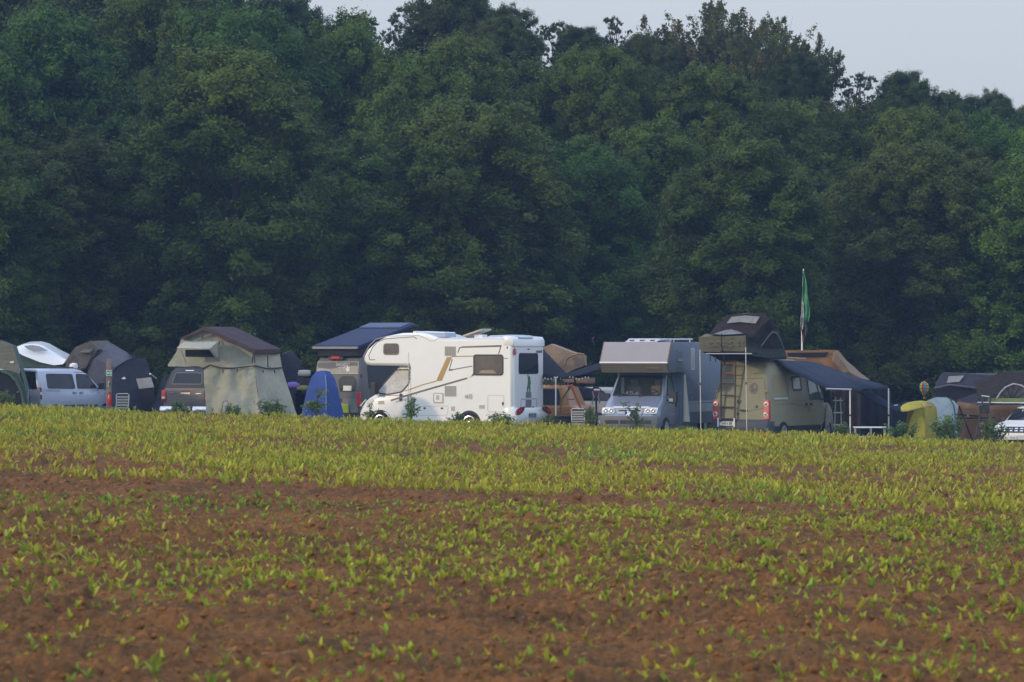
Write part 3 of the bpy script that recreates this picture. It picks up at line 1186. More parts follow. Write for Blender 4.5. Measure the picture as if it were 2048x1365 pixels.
# ---------------------------------------------------------------- white alcove motorhome
gp = P(1056.5, 866, 150.5)
mh = thing('motorhome', 'white alcove motorhome with gold and brown side stripes and a drawn windscreen cover', 'motorhome', gp, R(154))
v = Veh(mh, [(0, 0, 5.8, 1.15, .1), (4, 0, 5.8, 1.15, .1)])
ML = lambda px, py: ((1025 - px) / 55.7, (863.0 - .018 * (px - 860) * -1 * 0 - py) / 61.8)
MR = lambda px, py: ((1056.5 - px) / 27.0, (865.0 - py) / 61.8)
body = [(0, .42), (0, 2.86), (.05, 3.02), (.2, 3.09), (2.08, 3.06), (2.75, 3.08), (3.05, 3.18), (3.41, 3.24), (4.0, 3.23), (4.55, 3.14), (5.0, 2.93), (5.30, 2.68), (5.42, 2.47), (5.43, 2.33), (5.35, 2.22), (5.17, 2.17), (3.85, 2.16), (3.75, 2.10), (3.75, .34), (3.1, .30), (.3, .30)]
MB().prism(body, -1.15, 1.15, .09).build('body', W_WHITE, mh, ang=50)
# cab
cabs = [(.22, 3.7, 5.70, .88, .3), (.42, 3.7, 5.80, .97, .4), (.62, 3.7, 5.80, 1.0, .45), (.80, 3.7, 5.74, 1.0, .5), (.98, 3.7, 5.62, 1.0, .5), (1.10, 3.7, 5.45, .99, .45), (1.24, 3.7, 5.15, .97, .3), (1.30, 3.7, 5.02, .96, .25), (2.05, 3.7, 4.42, .86, .2), (2.16, 3.7, 4.3, .84, .2)]
cb = MB().stack(cabs).build('cab', W_WHITE, mh, ang=28)
cv = Veh(mh, cabs)
cover = mat('windscreen_cover', (.58, .56, .52), rough=.5, var=.14, scale=3, bump=.9, bscale=5)
dw = rpoly([(4.97, 1.36), (4.36, 2.02), (3.90, 2.03), (3.88, 1.58), (4.12, 1.32), (4.6, 1.24), (4.95, 1.27)], .06)
g_ = MB().patch(cv.left, dw, .012, .02).build('side_window_cover', cover, mh, smooth=False)
MB().ring(cv.left, inset(dw, -.03), .04, .02, .02).build('seal', BLACKP, g_, smooth=False)
MB().patch(cv.front, [(-.75, 1.36), (.75, 1.36), (.68, 2.02), (-.68, 2.02)], .012, .02).build('windscreen_cover', cover, mh, smooth=False)
cv.line('door_gap', cv.left, rpoly([(4.95, .55), (4.95, 1.2), (3.86, 1.2), (3.86, .48), (4.6, .44)], .08), .018, GAP)
mirror(mh, 5.0, .96, 1.42, s=(.16, .24, .40), arm=.10)
cv.put('headlight', cv.left, [(5.12, 1.0), (5.40, .80), (5.34, 1.02), (5.18, 1.1)], WLAMP, .012, .02)
cv.put('headlight', cv.front, [(.55, .82), (.85, .84), (.82, 1.06), (.6, 1.0)], WLAMP, .012, .02)
cv.put('door_handle', cv.left, [(4.08, 1.02), (4.18, 1.02), (4.18, 1.26), (4.08, 1.26)], BLACKP, .02, .03, r=.05)
cv.put('side_marker', cv.left, [(4.72, .92), (4.95, .90), (4.95, 1.02), (4.74, 1.02)], LGREY, .012, .02, r=.03)
MB().box((5.76, 0, .36), (.16, 1.7, .24)).build('front_bumper', GREYP, mh)
for xx in (1.56, 4.88):
    arch(mh, (v if xx < 3 else cv).left, xx, .36)
    for sg in (1, -1):
        wheel(mh, xx, sg * (1.06 if xx < 3 else .92), .34, .22, 5)
# side windows, vents and flaps, placed from the side elevation
v.win('side_window', v.left, [ML(*p) for p in ((1005, 746.5), (948, 746.5), (948, 708), (1005, 708))], GLASSB, .08, .03)
v.put('curtain', v.left, [ML(*p) for p in ((993, 744), (957, 744), (962, 738), (986, 737))], mat('cream_curtain', (.36, .27, .20), rough=.9, var=.2, bump=.4), .010, .01)
v.win('alcove_window', v.left, [ML(*p) for p in ((794.5, 705.5), (765.5, 705.5), (766, 686), (794, 686))], GLASSB, .07, .03, TAUPE)
for (x0, y0, x1, y1) in ((889, 690, 911, 709.5), (889, 769, 912, 790)):
    vt = v.put('vent', v.left, [ML(x1, y1), ML(x0, y1), ML(x0, y0), ML(x1, y0)], LGREY, .014, .02, r=.02)
    u0, z0 = ML(x1, y1); u1, z1 = ML(x0, y0)
    mb = MB()
    for k in range(9):
        u = u0 + .03 + (u1 - u0 - .06) * k / 8
        mb.patch(v.left, [(u - .008, z0 + .02), (u + .008, z0 + .02), (u + .008, z1 - .02), (u - .008, z1 - .02)], .022, .01)
    mb.build('vent_slats', mat('vent_shadow', (.36, .33, .29), rough=.8), vt, smooth=False)
v.line('flap_outline', v.left, rpoly([ML(*p) for p in ((1008, 821), (975, 821), (975, 787), (1008, 787))], .06), .016, LGREY)
v.put('flap_lock', v.left, rect(*ML(1007, 807), *ML(1004, 801)), BLACKP, .014, .02)
v.line('locker_outline', v.left, rpoly([ML(*p) for p in ((895, 828), (834, 829), (838, 810), (896, 809))], .06), .012, LGREY)
for px in (848, 883): v.put('locker_knob', v.left, rect(*ML(px + 2.4, 815.5), *ML(px - 2, 812.5), r=.02), BLACKP, .016, .02)
fl = v.put('water_filler', v.left, [ML(*p) for p in ((886.5, 804), (865.5, 804), (865.5, 783), (886.5, 783))], LGREY, .012, .02, r=.05)
v.put('filler_lid', v.left, [ML(*p) for p in ((884, 801.5), (868, 801.5), (868, 785.5), (884, 785.5))], W_WHITE, .018, .02, r=.04)
v.put('filler_handle', v.left, [ML(*p) for p in ((878, 797), (872, 797), (872, 788), (878, 788))], LGREY, .024, .02)
v.put('socket', v.left, [ML(*p) for p in ((944, 795), (937, 795), (937, 785), (944, 785))], LGREY, .014, .02)
M = Matrix.Translation((ML(932.5, 790)[0], 1.15, ML(932.5, 790)[1])) @ Matrix.Rotation(-PI / 2, 4, 'X')
MB().lathe([(.06, -.01), (.06, .02), (.03, .03), (.01, .02)], 14, M).build('flue_cap', LGREY, mh)
v.put('hatch', v.left, [ML(*p) for p in ((909, 819), (902, 819), (902, 810), (909, 810))], LGREY, .012, .02)
v.put('step_cover', v.left, [ML(*p) for p in ((969, 814), (958, 814), (958, 807), (969, 807))], LGREY, .012, .02)
v.put('awning_clip', v.left, [ML(*p) for p in ((1015, 695), (1013.5, 695), (1013.5, 690), (1015, 690))], BLACKP, .014, .02)
# decals
v.put('gold_stripe', v.left, [ML(*p) for p in ((883, 759), (871, 760), (893, 712), (903.5, 711.5))], GOLD, .004, .006)
mb = v.stroke(v.left, [ML(*p) for p in ((871, 760), (845, 767), (808, 780))], .035)
mb.patch(v.left, [ML(*p) for p in ((947, 710.5), (903, 711.5), (903, 709.5), (947, 708.5))], .004, .006)
mb.build('gold_line', GOLD, mh, smooth=False)
mb = v.stroke(v.left, [ML(*p) for p in ((780, 799), (815, 788), (870, 772), (933, 754))], .055)
mb.build('brown_line', TAUPE, mh, smooth=False)
v.put('brown_swoosh', v.left, [ML(*p) for p in ((949, 748), (933, 754.5), (942, 750), (947.5, 740)) ], TAUPE, .004, .006)
mb = v.stroke(v.left, [ML(*p) for p in ((915.5, 702), (919, 693), (925, 691.2), (1002, 688.5), (997, 705))], .035)
mb.build('brown_frame_line', TAUPE, mh, smooth=False)
v.put('upper_band', v.left, [ML(*p) for p in ((1002, 691), (923, 693), (927, 690), (1003, 687.6))], TAUPE, .006, .008)
mb = v.stroke(v.left, [ML(*p) for p in ((904, 716), (897.5, 738), (944, 729.5))], .03)
mb.patch(v.left, [ML(*p) for p in ((905, 738.6), (897.5, 739.5), (897.5, 736), (904, 735.5))], .005, .006)
mb.patch(v.left, rect(*ML(1015.5, 714.5), *ML(1006, 713.3)), .005, .006)
mb.build('brown_angle_line', TAUPE, mh, smooth=False)
mb = v.stroke(v.left, [ML(*p) for p in ((747, 717), (736, 717.5), (734, 709), (742, 692), (752, 681), (768, 675), (826, 671), (832, 675))], .022)
mb.build('alcove_trim_line', TAUPE, mh, smooth=False)
mb = v.stroke(v.left, [ML(*p) for p in ((722, 712), (734, 690), (748, 676), (772, 669.5), (836, 668), (848, 673), (860, 679.5), (868, 679), (872, 675), (1008, 675))], .018)
mb.build('roof_seam', LGREY, mh, smooth=False)
mb = MB()
for (y0, y1) in ((757, 753), (750, 748), (745, 742), (738, 728)):
    mb.patch(v.left, rect(*ML(818.6, y0), *ML(816.8, y1)), .005, .006)
mb.build('small_lettering', TAUPE, mh, smooth=False)
v.put('badge', v.left, [ML(*p) for p in ((818.5, 727), (816, 727), (817, 723.5))], BLACKP, .005, .006)
MB().box((3.76, 1.153, 1.5), (.014, .006, 2.2)).build('body_seam', LGREY, mh)
# rear
MRr = v.rear
MB().prism([(-.05, 2.80), (-.05, 2.98), (.02, 3.10), (.35, 3.13), (.35, 2.8)], -1.16, 1.16, .05).build('rear_cap', W_CAR, mh, ang=50)
rp = MB().box((-.012, 0, 1.75), (.03, 2.1, 2.1))
rp.build('rear_panel', W_CAR, mh)
rr = Veh(mh, [(0, -.028, 5, 1.15, .1), (4, -.028, 5, 1.15, .1)])
rr.win('rear_window', rr.rear, [MR(*p) for p in ((1036, 746), (1074.5, 746), (1073.5, 707), (1036.5, 706.5))], GLASS, .09, .02)
rr.line('boot_flap', rr.rear, rpoly([MR(*p) for p in ((1040, 819), (1072, 819), (1071.5, 797), (1040.5, 797))], .06), .014, GAP)
for px in (1047.5, 1064.5): rr.put('flap_knob', rr.rear, rect(*MR(px - 1, 815), *MR(px + 1, 812)), BLACKP, .012, .02)
GRN = mat('green_decal', (.065, .15, .07), rough=.6, var=.2)
fig = [(1053.2, 747.5), (1054.6, 747.5), (1055.3, 753), (1056.4, 751.5), (1058.3, 752.5), (1058.6, 756), (1059.4, 761), (1060, 767), (1058.9, 770), (1059.5, 776), (1058.5, 783), (1056.4, 783), (1056, 775.5), (1055.1, 775.5), (1054.2, 783), (1052.4, 783), (1052, 776), (1053.4, 769), (1054.2, 760), (1053.8, 756)]
rr.put('figure_sticker', rr.rear, [MR(*p) for p in fig], GRN, .005, .008)
SLATE = mat('slate_decal', (.17, .185, .21), rough=.6, var=.25, scale=12)
rr.put('pedestal_sticker', rr.rear, [MR(*p) for p in ((1049.8, 795), (1061, 795), (1060.6, 783), (1050.3, 783))], SLATE, .005, .008)
rr.put('pedestal_base_sticker', rr.rear, [MR(*p) for p in ((1049.5, 815), (1061.3, 815), (1061.2, 799), (1049.6, 799))], SLATE, .005, .008)
LG = mat('red_sticker', (.36, .03, .035), rough=.5, var=.1)
cu, cz = MR(1028, 703)
st = rr.put('club_sticker', rr.rear, [(cu + .115 * math.cos(a), cz + .11 * math.sin(a)) for a in np.linspace(0, 2 * PI, 18)[:-1]], LG, .005, .008)
text('sticker_numeral', st, '7', .17, INKW, rear_frame(-.040, cu, cz))
text('model_lettering', mh, 'sound', .17, INK, rear_frame(-.036, *MR(1076.5, 702)), sx=1.1)
rr.put('lock', rr.rear, [MR(*p) for p in ((1052, 697.5), (1058, 696.5), (1057, 699), (1055, 699))], BLACKP, .006, .012)
bm_ = [(.35, .30), (.35, .86), (.0, .86), (-.06, .78), (-.14, .66), (-.15, .42), (-.08, .30)]
MB().prism(bm_, -1.17, 1.17, .07).build('rear_bumper', W_CAR, mh, ang=50)
for sg, (pa, pb) in ((1, (1024, 1041)), (-1, (1080, 1093))):
    cu = MR((pa + pb) / 2, 820)[0]
    pts = [(cu + .30 * math.cos(a) * math.cos(-.3 * sg) - .10 * math.sin(a) * math.sin(-.3 * sg), .72 + .30 * math.cos(a) * math.sin(-.3 * sg) * 1 + .10 * math.sin(a) * math.cos(-.3 * sg)) for a in np.linspace(0, 2 * PI, 22)[:-1]]
    tl = MB().patch(lambda u, z, o: Vector((-.13 - o, u, z)), pts, .03, .06).build('tail_lamp', DRED, mh, smooth=False)
    MB().patch(lambda u, z, o: Vector((-.13 - o, u, z)), [(cu + (p[0] - cu) * .5 + sg * .06, .72 + (p[1] - .72) * .5) for p in pts], .036, .02).build('lamp_lens', RED, tl, smooth=False)
pl = MB().box((-.155, 0, .56), (.012, .56, .16)).build('number_plate', mat('plate_shade', (.32, .36, .37), rough=.5, var=.1), mh)
text('plate_lettering', pl, 'M KT 327', .13, mat('plate_ink', (.05, .06, .06)), rear_frame(-.163, 0, .56))
# roof gear
sk_ = MB().box((3.12, .55, 3.16), (1.15, .8, .12))
sky = sk_.build('skylight', mat('blue_skylight', (.34, .42, .52), rough=.12, var=.1, spec=.7), mh)
mb = MB()
for yy_ in (.2, .92): mb.tube([(3.62, yy_, 3.27), (2.55, yy_, 3.23)], .03, 6)
mb.box((3.62, .56, 3.24), (.12, .85, .1))
mb.build('roof_rail', CHROME, mh)
M = Matrix.Translation((1.75, .2, 3.16)) @ Matrix.Rotation(R(17), 4, 'Y')
mb = MB().box((0, 0, .06), (.72, .7, .05), M=M.to_3x3())
mb.v = [q + Vector((1.75, .2, 3.18)) for q in mb.v]
dsh = mb.build('satellite_dish', mat('dish_tan', (.42, .36, .29), rough=.45, var=.2), mh)
MB().box((1.62, .2, 3.12), (.3, .35, .12)).build('dish_foot', W_CAR, dsh)
hm_ = MB().prism([(-.05, 3.08), (.05, 3.15), (.35, 3.17), (1.0, 3.15), (1.2, 3.08)], -.35, .75, .03).build('roof_hatch', mat('blue_hatch', (.40, .47, .56), rough=.3), mh, ang=50)


# ---------------------------------------------------------------- silver-blue alcove camper, seen from the front
def heading(a): return Vector((math.cos(a), math.sin(a), 0))


a_ = R(250)
fpt = P(1257.5, 877, 149.0)
pg = thing('motorhome', 'silver blue older alcove camper facing the field, with a pale slanted alcove front', 'motorhome', fpt - heading(a_) * 6.2, a_)
MB().prism([(0, .42), (0, 3.08), (5.28, 3.08), (5.70, 2.42), (5.52, 2.10), (3.95, 2.10), (3.95, .42)], -1.14, 1.14, .02).build('body', STEEL, pg, ang=30)
al = MB()
al.add([(5.30, y, 3.075) for y in (-1.13, 1.13)] + [(5.713, y, 2.43) for y in (1.13, -1.13)], [(0, 1, 2, 3)])
al.add([(5.32, y, 3.085) for y in (-1.13, 1.13)] + [(5.725, y, 2.43) for y in (1.13, -1.13)], [(3, 2, 1, 0)])
al.build('alcove_front', CREAM, pg, smooth=False)
al = MB()
al.add([(5.712, -1.13, 2.40), (5.712, 1.13, 2.40), (5.535, 1.13, 2.105), (5.535, -1.13, 2.105), (5.725, -1.13, 2.40), (5.725, 1.13, 2.40), (5.548, 1.13, 2.10), (5.548, -1.13, 2.10)], [(7, 6, 5, 4), (0, 1, 2, 3), (0, 4, 5, 1), (2, 6, 7, 3)])
al.build('alcove_chin', mat('alcove_chin_paint', (.145, .13, .105), rough=.7, var=.08), pg, smooth=False)
MB().tube([(5.715, -1.15, 2.42), (5.715, 1.15, 2.42)], .028, 6).build('alcove_strip', W_WHITE, pg)
mb = MB().tube([(5.29, 1.145, 3.08), (5.715, 1.145, 2.42), (5.535, 1.145, 2.10)], .022, 5)
mb.tube([(5.29, -1.145, 3.08), (5.715, -1.145, 2.42), (5.535, -1.145, 2.10)], .022, 5)
mb.build('corner_trim', mat('brown_trim', (.17, .09, .06), rough=.6), pg)
mb = MB().box((5.64, .62, 2.245), (.02, .52, .05)); mb.box((5.655, .62, 2.245), (.02, .42, .02))
mb.build('marker_plate', mat('brown_plate', (.13, .10, .075), rough=.6), pg)
secs = [(.24, 3.9, 6.08, .90, .25), (.42, 3.9, 6.18, .98, .3), (.70, 3.9, 6.20, 1.0, .3), (.80, 3.9, 6.14, 1.0, .3), (.94, 3.9, 6.08, 1.0, .3), (1.04, 3.9, 5.93, .99, .3), (1.18, 3.9, 5.70, .97, .25), (1.30, 3.9, 5.46, .95, .2), (1.36, 3.9, 5.40, .94, .16), (1.98, 3.9, 4.92, .84, .14), (2.10, 3.9, 4.75, .81, .14)]
cab = MB().stack(secs, holes={(8, 3), (8, 0)}).build('cab', SILVER, pg, ang=28)
c = Veh(pg, secs)
# windscreen glass sits in the opening
wsn = MB().patch(c.front, rpoly([(-.79, 1.365), (.79, 1.365), (.70, 1.975), (-.70, 1.975)], .05), -.004, .006).build('windscreen', CLEAR, pg, smooth=False)
MB().ring(c.front, rpoly([(-.83, 1.34), (.83, 1.34), (.735, 2.0), (-.735, 2.0)], .06), .05, .006, .02).build('seal', BLACKP, wsn, smooth=False)
dwp = rpoly([(5.18, 1.38), (4.98, 1.62), (4.74, 1.96), (4.36, 1.97), (4.34, 1.38)], .05)
dwn = MB().patch(c.left, dwp, -.002, .006).build('door_window', GLASST, pg, smooth=False)
mb = MB().ring(c.left, inset(dwp, -.02), .045, .010, .02)
mb.patch(c.left, [(4.98, 1.36), (5.02, 1.36), (4.96, 1.66), (4.92, 1.70)], .01, .02)
mb.build('frame', BLACKP, dwn, smooth=False)
mb = MB().patch(c.left, [(4.30, 1.36), (3.96, 1.36), (3.96, 2.0), (4.32, 2.0)], .003, .01)
mb.patch(c.left, [(5.40, 1.36), (5.22, 1.36), (4.78, 2.0), (4.92, 2.0)], .003, .01)
mb.build('door_pillar', SILVER, pg, smooth=False)
c.line('door_gap', c.left, rpoly([(5.2, .5), (5.26, 1.32), (4.76, 2.03), (4.28, 2.04), (4.26, .42), (4.9, .40)], .08), .016, GAP)
# interior
mb = MB()
for yy_ in (-.42, .42):
    mb.box((4.35, yy_, 1.25), (.18, .5, .85)); mb.box((4.33, yy_, 1.78), (.13, .28, .22)); mb.box((4.62, yy_, .95), (.5, .5, .16))
so_ = mb.build('seats', SEAT, pg); q = so_.modifiers.new('round', 'BEVEL'); q.width = .05; q.segments = 3
mb = MB().prism([(5.0, 1.0), (5.42, 1.1), (5.40, 1.33), (5.15, 1.36), (5.0, 1.25)], -.9, .9, .02)
mb.build('dashboard', GREYP, pg, ang=50)
mb = MB()
rw = random.Random(3)
for k in range(14):
    yy_ = -.45 + .5 * rw.random(); xx = 5.16 + .1 * rw.random()
    h_ = .04 + .14 * rw.random() ** 2
    mb.lathe([(.035, 0), (.05, h_ * .5), (.012, h_)], 7, Matrix.Translation((xx, yy_, 1.355)))
mb.build('dashboard_trinkets', mat('pale_trinkets', (.55, .60, .50), rough=.6, var=.3), pg)
st_ = MB()
cc_ = Vector((4.98, .42, 1.40))
pts = [cc_ + Vector((math.sin(t_) * .10, math.cos(t_) * .19, math.sin(t_) * .16)) for t_ in np.linspace(0, 2 * PI, 18)]
st_.tube(pts, .016, 5, caps=False).tube([cc_, cc_ + Vector((.25, 0, -.2))], .03, 5)
st_.build('steering_wheel', DKTRIM, pg)
MB().box((4.95, 0, 1.93), (.03, .3, .07)).build('rear_view_mirror', DKTRIM, pg)
MB().box((4.12, -.1, 1.6), (.04, 1.4, .8)).build('cab_curtain', mat('olive_curtain', (.20, .17, .06), rough=.9, var=.3, bump=.5), pg)
MB().box((4.85, -.66, 1.68), (.02, .10, .55)).build('sun_blind', INKW, pg)
# front
mb = MB().prism([(5.95, .26), (6.2, .28), (6.27, .4), (6.26, .70), (6.1, .74), (5.9, .74)], -.98, .98, .06)
mb.build('front_bumper', mat('bumper_grey', (.16, .165, .18), rough=.55, var=.1), pg, ang=50)
bf = lambda u, z, o: Vector((6.262 + o, u, z))
for (y0, y1) in ((-.78, -.33), (-.27, .32), (.38, .78)):
    MB().patch(bf, rect(y0, .44, y1, .58, r=.03), .006, .012).build('air_slot', BLACKP, pg, smooth=False)
for sg in (1, -1):
    hl = c.put('headlight', c.front, [(sg * .50, .79), (sg * .93, .79), (sg * .95, .98), (sg * .60, 1.0), (sg * .50, .90)], WLAMP, .03, .06, r=.04)
    for q in (.62, .80):
        M = Matrix.Translation((6.15, sg * q, .885)) @ Matrix.Rotation(PI / 2, 4, 'Y')
        MB().lathe([(.075, 0), (.075, .02), (.05, .026), (.01, .012)], 14, M).build('reflector', CHROME, hl)
c.put('painted_glint_strip', c.front, [(-.5, .92), (.5, .92), (.62, 1.02), (-.62, 1.02)], mat('bonnet_edge_glint', (.66, .66, .66), rough=.4, var=.05), .012, .03)  # light reflecting off the grille top, painted as a pale strip
c.put('grille', c.front, [(-.40, .78), (.40, .78), (.46, .90), (-.46, .90)], mat('grille_pale', (.42, .42, .42), rough=.5, var=.15), .016, .03)
c.put('grille_slot', c.front, [(-.36, .865), (.36, .865), (.38, .90), (-.38, .90)], BLACKP, .024, .03)
em = c.put('emblem_shield', c.front, [(-.15, .90), (.15, .90), (.13, .76), (.05, .70), (-.05, .70), (-.13, .76)], BLACKP, .034, .05)
lion = [(-.05, .89), (.03, .885), (.05, .855), (.02, .84), (.09, .815), (.10, .79), (.04, .79), (.02, .75), (.07, .725), (.0, .715), (-.02, .76), (-.06, .72), (-.11, .725), (-.06, .78), (-.05, .83), (-.09, .85)]
c.put('emblem_beast', c.front, lion, CHROME, .042, .02, parent=em)
mb = MB()
for sg in (-.35, .35): mb.tube([(5.50, sg - .25, 1.325), (5.30, sg + .35, 1.50)], .012, 4)
mb.build('wiper', BLACKP, pg)
MB().lathe([(.04, 0), (.03, .02), (.01, .025)], 8, Matrix.Translation((5.8, -.25, 1.12))).build('washer_jet', BLACKP, pg)
mo = mirror(pg, 5.2, .94, 1.30, s=(.16, .26, .38), arm=.10)
mirror(pg, 5.2, -.94, 1.30, s=(.12, .14, .26), arm=.04)
MB().box((5.285, 1.12, 1.22), (.02, .14, .10)).build('mirror_glass', GLASSP, mo)
c.put('door_handle', c.left, [(4.32, 1.0), (4.42, 1.0), (4.42, 1.16), (4.32, 1.16)], BLACKP, .02, .03, r=.03)
c.put('door_strip', c.left, [(5.55, .72), (4.30, .72), (4.30, .78), (5.55, .78)], SILV2, .02, .03)
arch(pg, c.left, 5.42, .33)
for xx in (1.3, 5.42):
    for sg in (1, -1): wheel(pg, xx, sg * .93, .33, .2, 6, ALU)
# living body side, left
b_ = Veh(pg, [(0, 0, 5.7, 1.14, .1), (4, 0, 5.7, 1.14, .1)])
for (x0, z0, x1, z1) in ((4.15, 2.45, 4.70, 2.85),):
    w2 = b_.put('vent_window', b_.left, rect(x0, z0, x1, z1, r=.04), mat('vent_blue', (.20, .24, .31), rough=.5), .016, .02)
    MB().patch(b_.left, rect(x0 + .04, z0 + .02, x1 - .04, z0 + .07), .03, .02).build('sill', SILV2, w2, smooth=False)
    MB().patch(b_.left, rect(x0 + .06, z0 + .13, x1 - .06, z0 + .32, r=.06), .022, .02).build('pane', STEEL, w2, smooth=False)
b_.win('side_window', b_.left, rect(2.9, 2.2, 3.25, 2.85), GLASSP, .03, .03, ALU)
b_.win('fridge_vent', b_.left, rect(3.0, .95, 3.3, 1.35), STEEL, .03, .02, GREYP)
b_.put('logo_plate', b_.left, rect(4.2, 2.2, 4.75, 2.27), GREYP, .008, .012)
mb = MB().patch(b_.left, rect(.0, 1.10, 3.9, 1.16), .012, .02)
mb.patch(b_.left, rect(.0, .80, 3.9, .84), .012, .02)
mb.build('side_moulding', SILV2, pg, smooth=False)
b_.put('locker_catch', b_.left, rect(3.55, .88, 3.85, .94), BLACKP, .014, .02)
MB().box((2.0, 1.145, .95), (3.9, .02, .25)).build('lower_band', mat('pale_steel_band', (.25, .30, .40), rough=.4), pg)
mb = MB()
for k in range(6): mb.tube([(3.97 - .02 * (k % 2), 1.14 + .02 + .05 * k * 0, 2.02), (3.99 + .035 * math.sin(k), 1.15 + .03 * k, .5)], [.03, .045], 5)
mb.build('door_curtain', mat('pale_curtain', (.55, .54, .48), rough=.9, var=.1), pg)
mb = MB().prism([(3.4, 3.08), (3.5, 3.20), (4.6, 3.20), (4.95, 3.09), (4.95, 3.08)], -.55, .55, .04)
rf = mb.build('roof_hatch', mat('hatch_white', (.5, .53, .55), rough=.4, var=.1), pg, ang=50)
for yy_ in (-.35, 0, .35): MB().box((4.83, yy_, 3.13), (.10, .14, .06)).build('hatch_vent', mat('hatch_red', (.2, .08, .07)), rf)
mb = MB().tube([(2.4, .9, 3.17), (4.8, .95, 3.17)], .03, 6).tube([(2.6, .9, 3.08), (2.6, .9, 3.18)], .02, 5).tube([(4.4, .94, 3.08), (4.4, .94, 3.18)], .02, 5)
mb.build('roof_bar', CHROME, pg)
# ---------------------------------------------------------------- olive panel van seen from behind
a_ = R(62)
cr = thing('van', 'olive sand high-roof van seen from behind, carrying the dark roof tent', 'van', P(1481, 889, 150), a_)
secs = [(.32, .05, 5.15, .90, .15), (.42, .0, 5.28, .98, .22), (.80, .0, 5.30, 1.0, .28), (1.05, .02, 5.24, 1.0, .35), (1.20, .03, 5.12, .995, .4), (1.38, .05, 4.75, .985, .35), (1.46, .06, 4.50, .975, .25), (2.30, .20, 3.72, .86, .2), (2.50, .26, 3.45, .80, .2), (2.66, .34, 3.2, .72, .25), (2.72, .5, 2.9, .6, .3)]
MB().stack(secs).build('body', OLIVE, cr, ang=28)
v = Veh(cr, secs)
MB().prism([(-.10, .30), (-.06, .26), (.5, .26), (.5, .78), (-.02, .80), (-.08, .72)], -1.0, 1.0, .05).build('rear_bumper', mat('dark_bumper', (.055, .058, .075), rough=.55, var=.15), cr, ang=50)
for sg in (1, -1):
    MB().patch(lambda u, z, o: Vector((-.09 - o, u, z)), rect(sg * .70, .31, sg * .95, .40), .012, .03).build('bumper_reflector', RED, cr, smooth=False)
    lp = MB().patch(lambda u, z, o: Vector((v._i(z, 1) - o, u, z)), [(sg * .80, .82), (sg * 1.0, .82), (sg * 1.0, 1.44), (sg * .80, 1.42)], .012, .05)
    lp.patch(v.left if sg > 0 else v.right, [(.0, .82), (.16, .82), (.13, 1.40), (.03, 1.44)], .012, .03)
    tl = lp.build('tail_lamp', RED, cr, smooth=False)
    for z0 in (1.30, .97):
        M = Matrix.Translation((v._i(z0, 1) - .01, sg * .90, z0)) @ Matrix.Rotation(-PI / 2, 4, 'Y')
        MB().lathe([(.085, -.02), (.085, .015), (.05, .03), (.01, .03)], 16, M).build('lens', WLAMP, tl)
        MB().lathe([(.04, .0), (.04, .034), (.01, .04)], 12, M).build('bulb_spot', RED, tl)
# door joints
mb = v.stroke(v.rear, [(.06, .84), (.055, 2.42)], .022)
mb.build('door_joint', INK, cr, smooth=False)
mb = v.stroke(v.rear, [(-.74, 2.55), (-.78, 2.0), (-.88, 1.46)], .014)
for p in ([(.74, 2.55), (.78, 2.0), (.88, 1.46)], [(-.77, 2.12), (.77, 2.12)], [(-.06, 1.02), (-.80, 1.17)], [(.86, 1.2), (.12, 1.1)]):
    q = v.stroke(v.rear, p, .012); mb.add(q.v, q.f)
mb.build('door_seam', mat('olive_seam', (.11, .095, .045), rough=.8), cr, smooth=False)
for sg in (1, -1):
    mb = MB()
    for zz in (1.72, 1.02): mb.box((v._i(zz, 1) - .015, sg * (v.W(zz) - .06), zz), (.05, .12, .06))
    mb.build('door_hinge', OLIVE, cr)
cu, cz = -.42, 1.80
ring = [(cu + .155 * math.cos(t_), cz + .175 * math.sin(t_)) for t_ in np.linspace(0, 2 * PI, 29)[:-1]]
NAVY = mat('navy_decal', (.035, .045, .08), rough=.5, var=.1)
ba = v.put('round_badge', v.rear, ring, NAVY, .005, .01)
MB().ring(v.rear, [(cu + (p[0] - cu) * .86, cz + (p[1] - cz) * .86) for p in ring], .016, .008, .006).build('badge_ring', OLIVE, ba, smooth=False)
v.put('badge_palm', v.rear, [(cu + .03, cz + .10), (cu - .09, cz + .09), (cu - .06, cz + .02), (cu - .03, cz - .13), (cu - .06, cz - .10), (cu - .02, cz + .02), (cu + .02, cz + .03)], OLIVE, .008, .006, parent=ba)
v.put('badge_line', v.rear, [(cu + .11, cz + .0), (cu + .04, cz + .02), (cu + .04, cz - .01), (cu + .11, cz - .02)], OLIVE, .008, .006, parent=ba)
for (y_, z_, r_) in ((.07, 1.38, .07), (-.56, 1.22, .04), (.09, .98, .045)):
    M = Matrix.Translation((v._i(z_, 1) - .005, y_, z_)) @ Matrix.Rotation(-PI / 2, 4, 'Y')
    MB().lathe([(r_, -.02), (r_, .02), (r_ * .6, .035), (.01, .035)], 14, M).build('door_lock', GREYP, cr)
v.put('door_handle', v.rear, rect(-.24, 1.06, .02, 1.12, r=.02), INK, .03, .04)
pl = MB().patch(lambda u, z, o: Vector((-.085 - o, u, z)), rect(.18, .60, .70, .73), .012, .02).build('number_plate', PLATE, cr, smooth=False)
text('plate_lettering', pl, '·MN 88', .125, INK, rear_frame(-.102, .44, .663))
mb = MB()
for y_ in (.745, .165): mb.box((-.115, y_, .70), (.03, .05, .28))
mb.build('plate_bracket', INKW, cr)
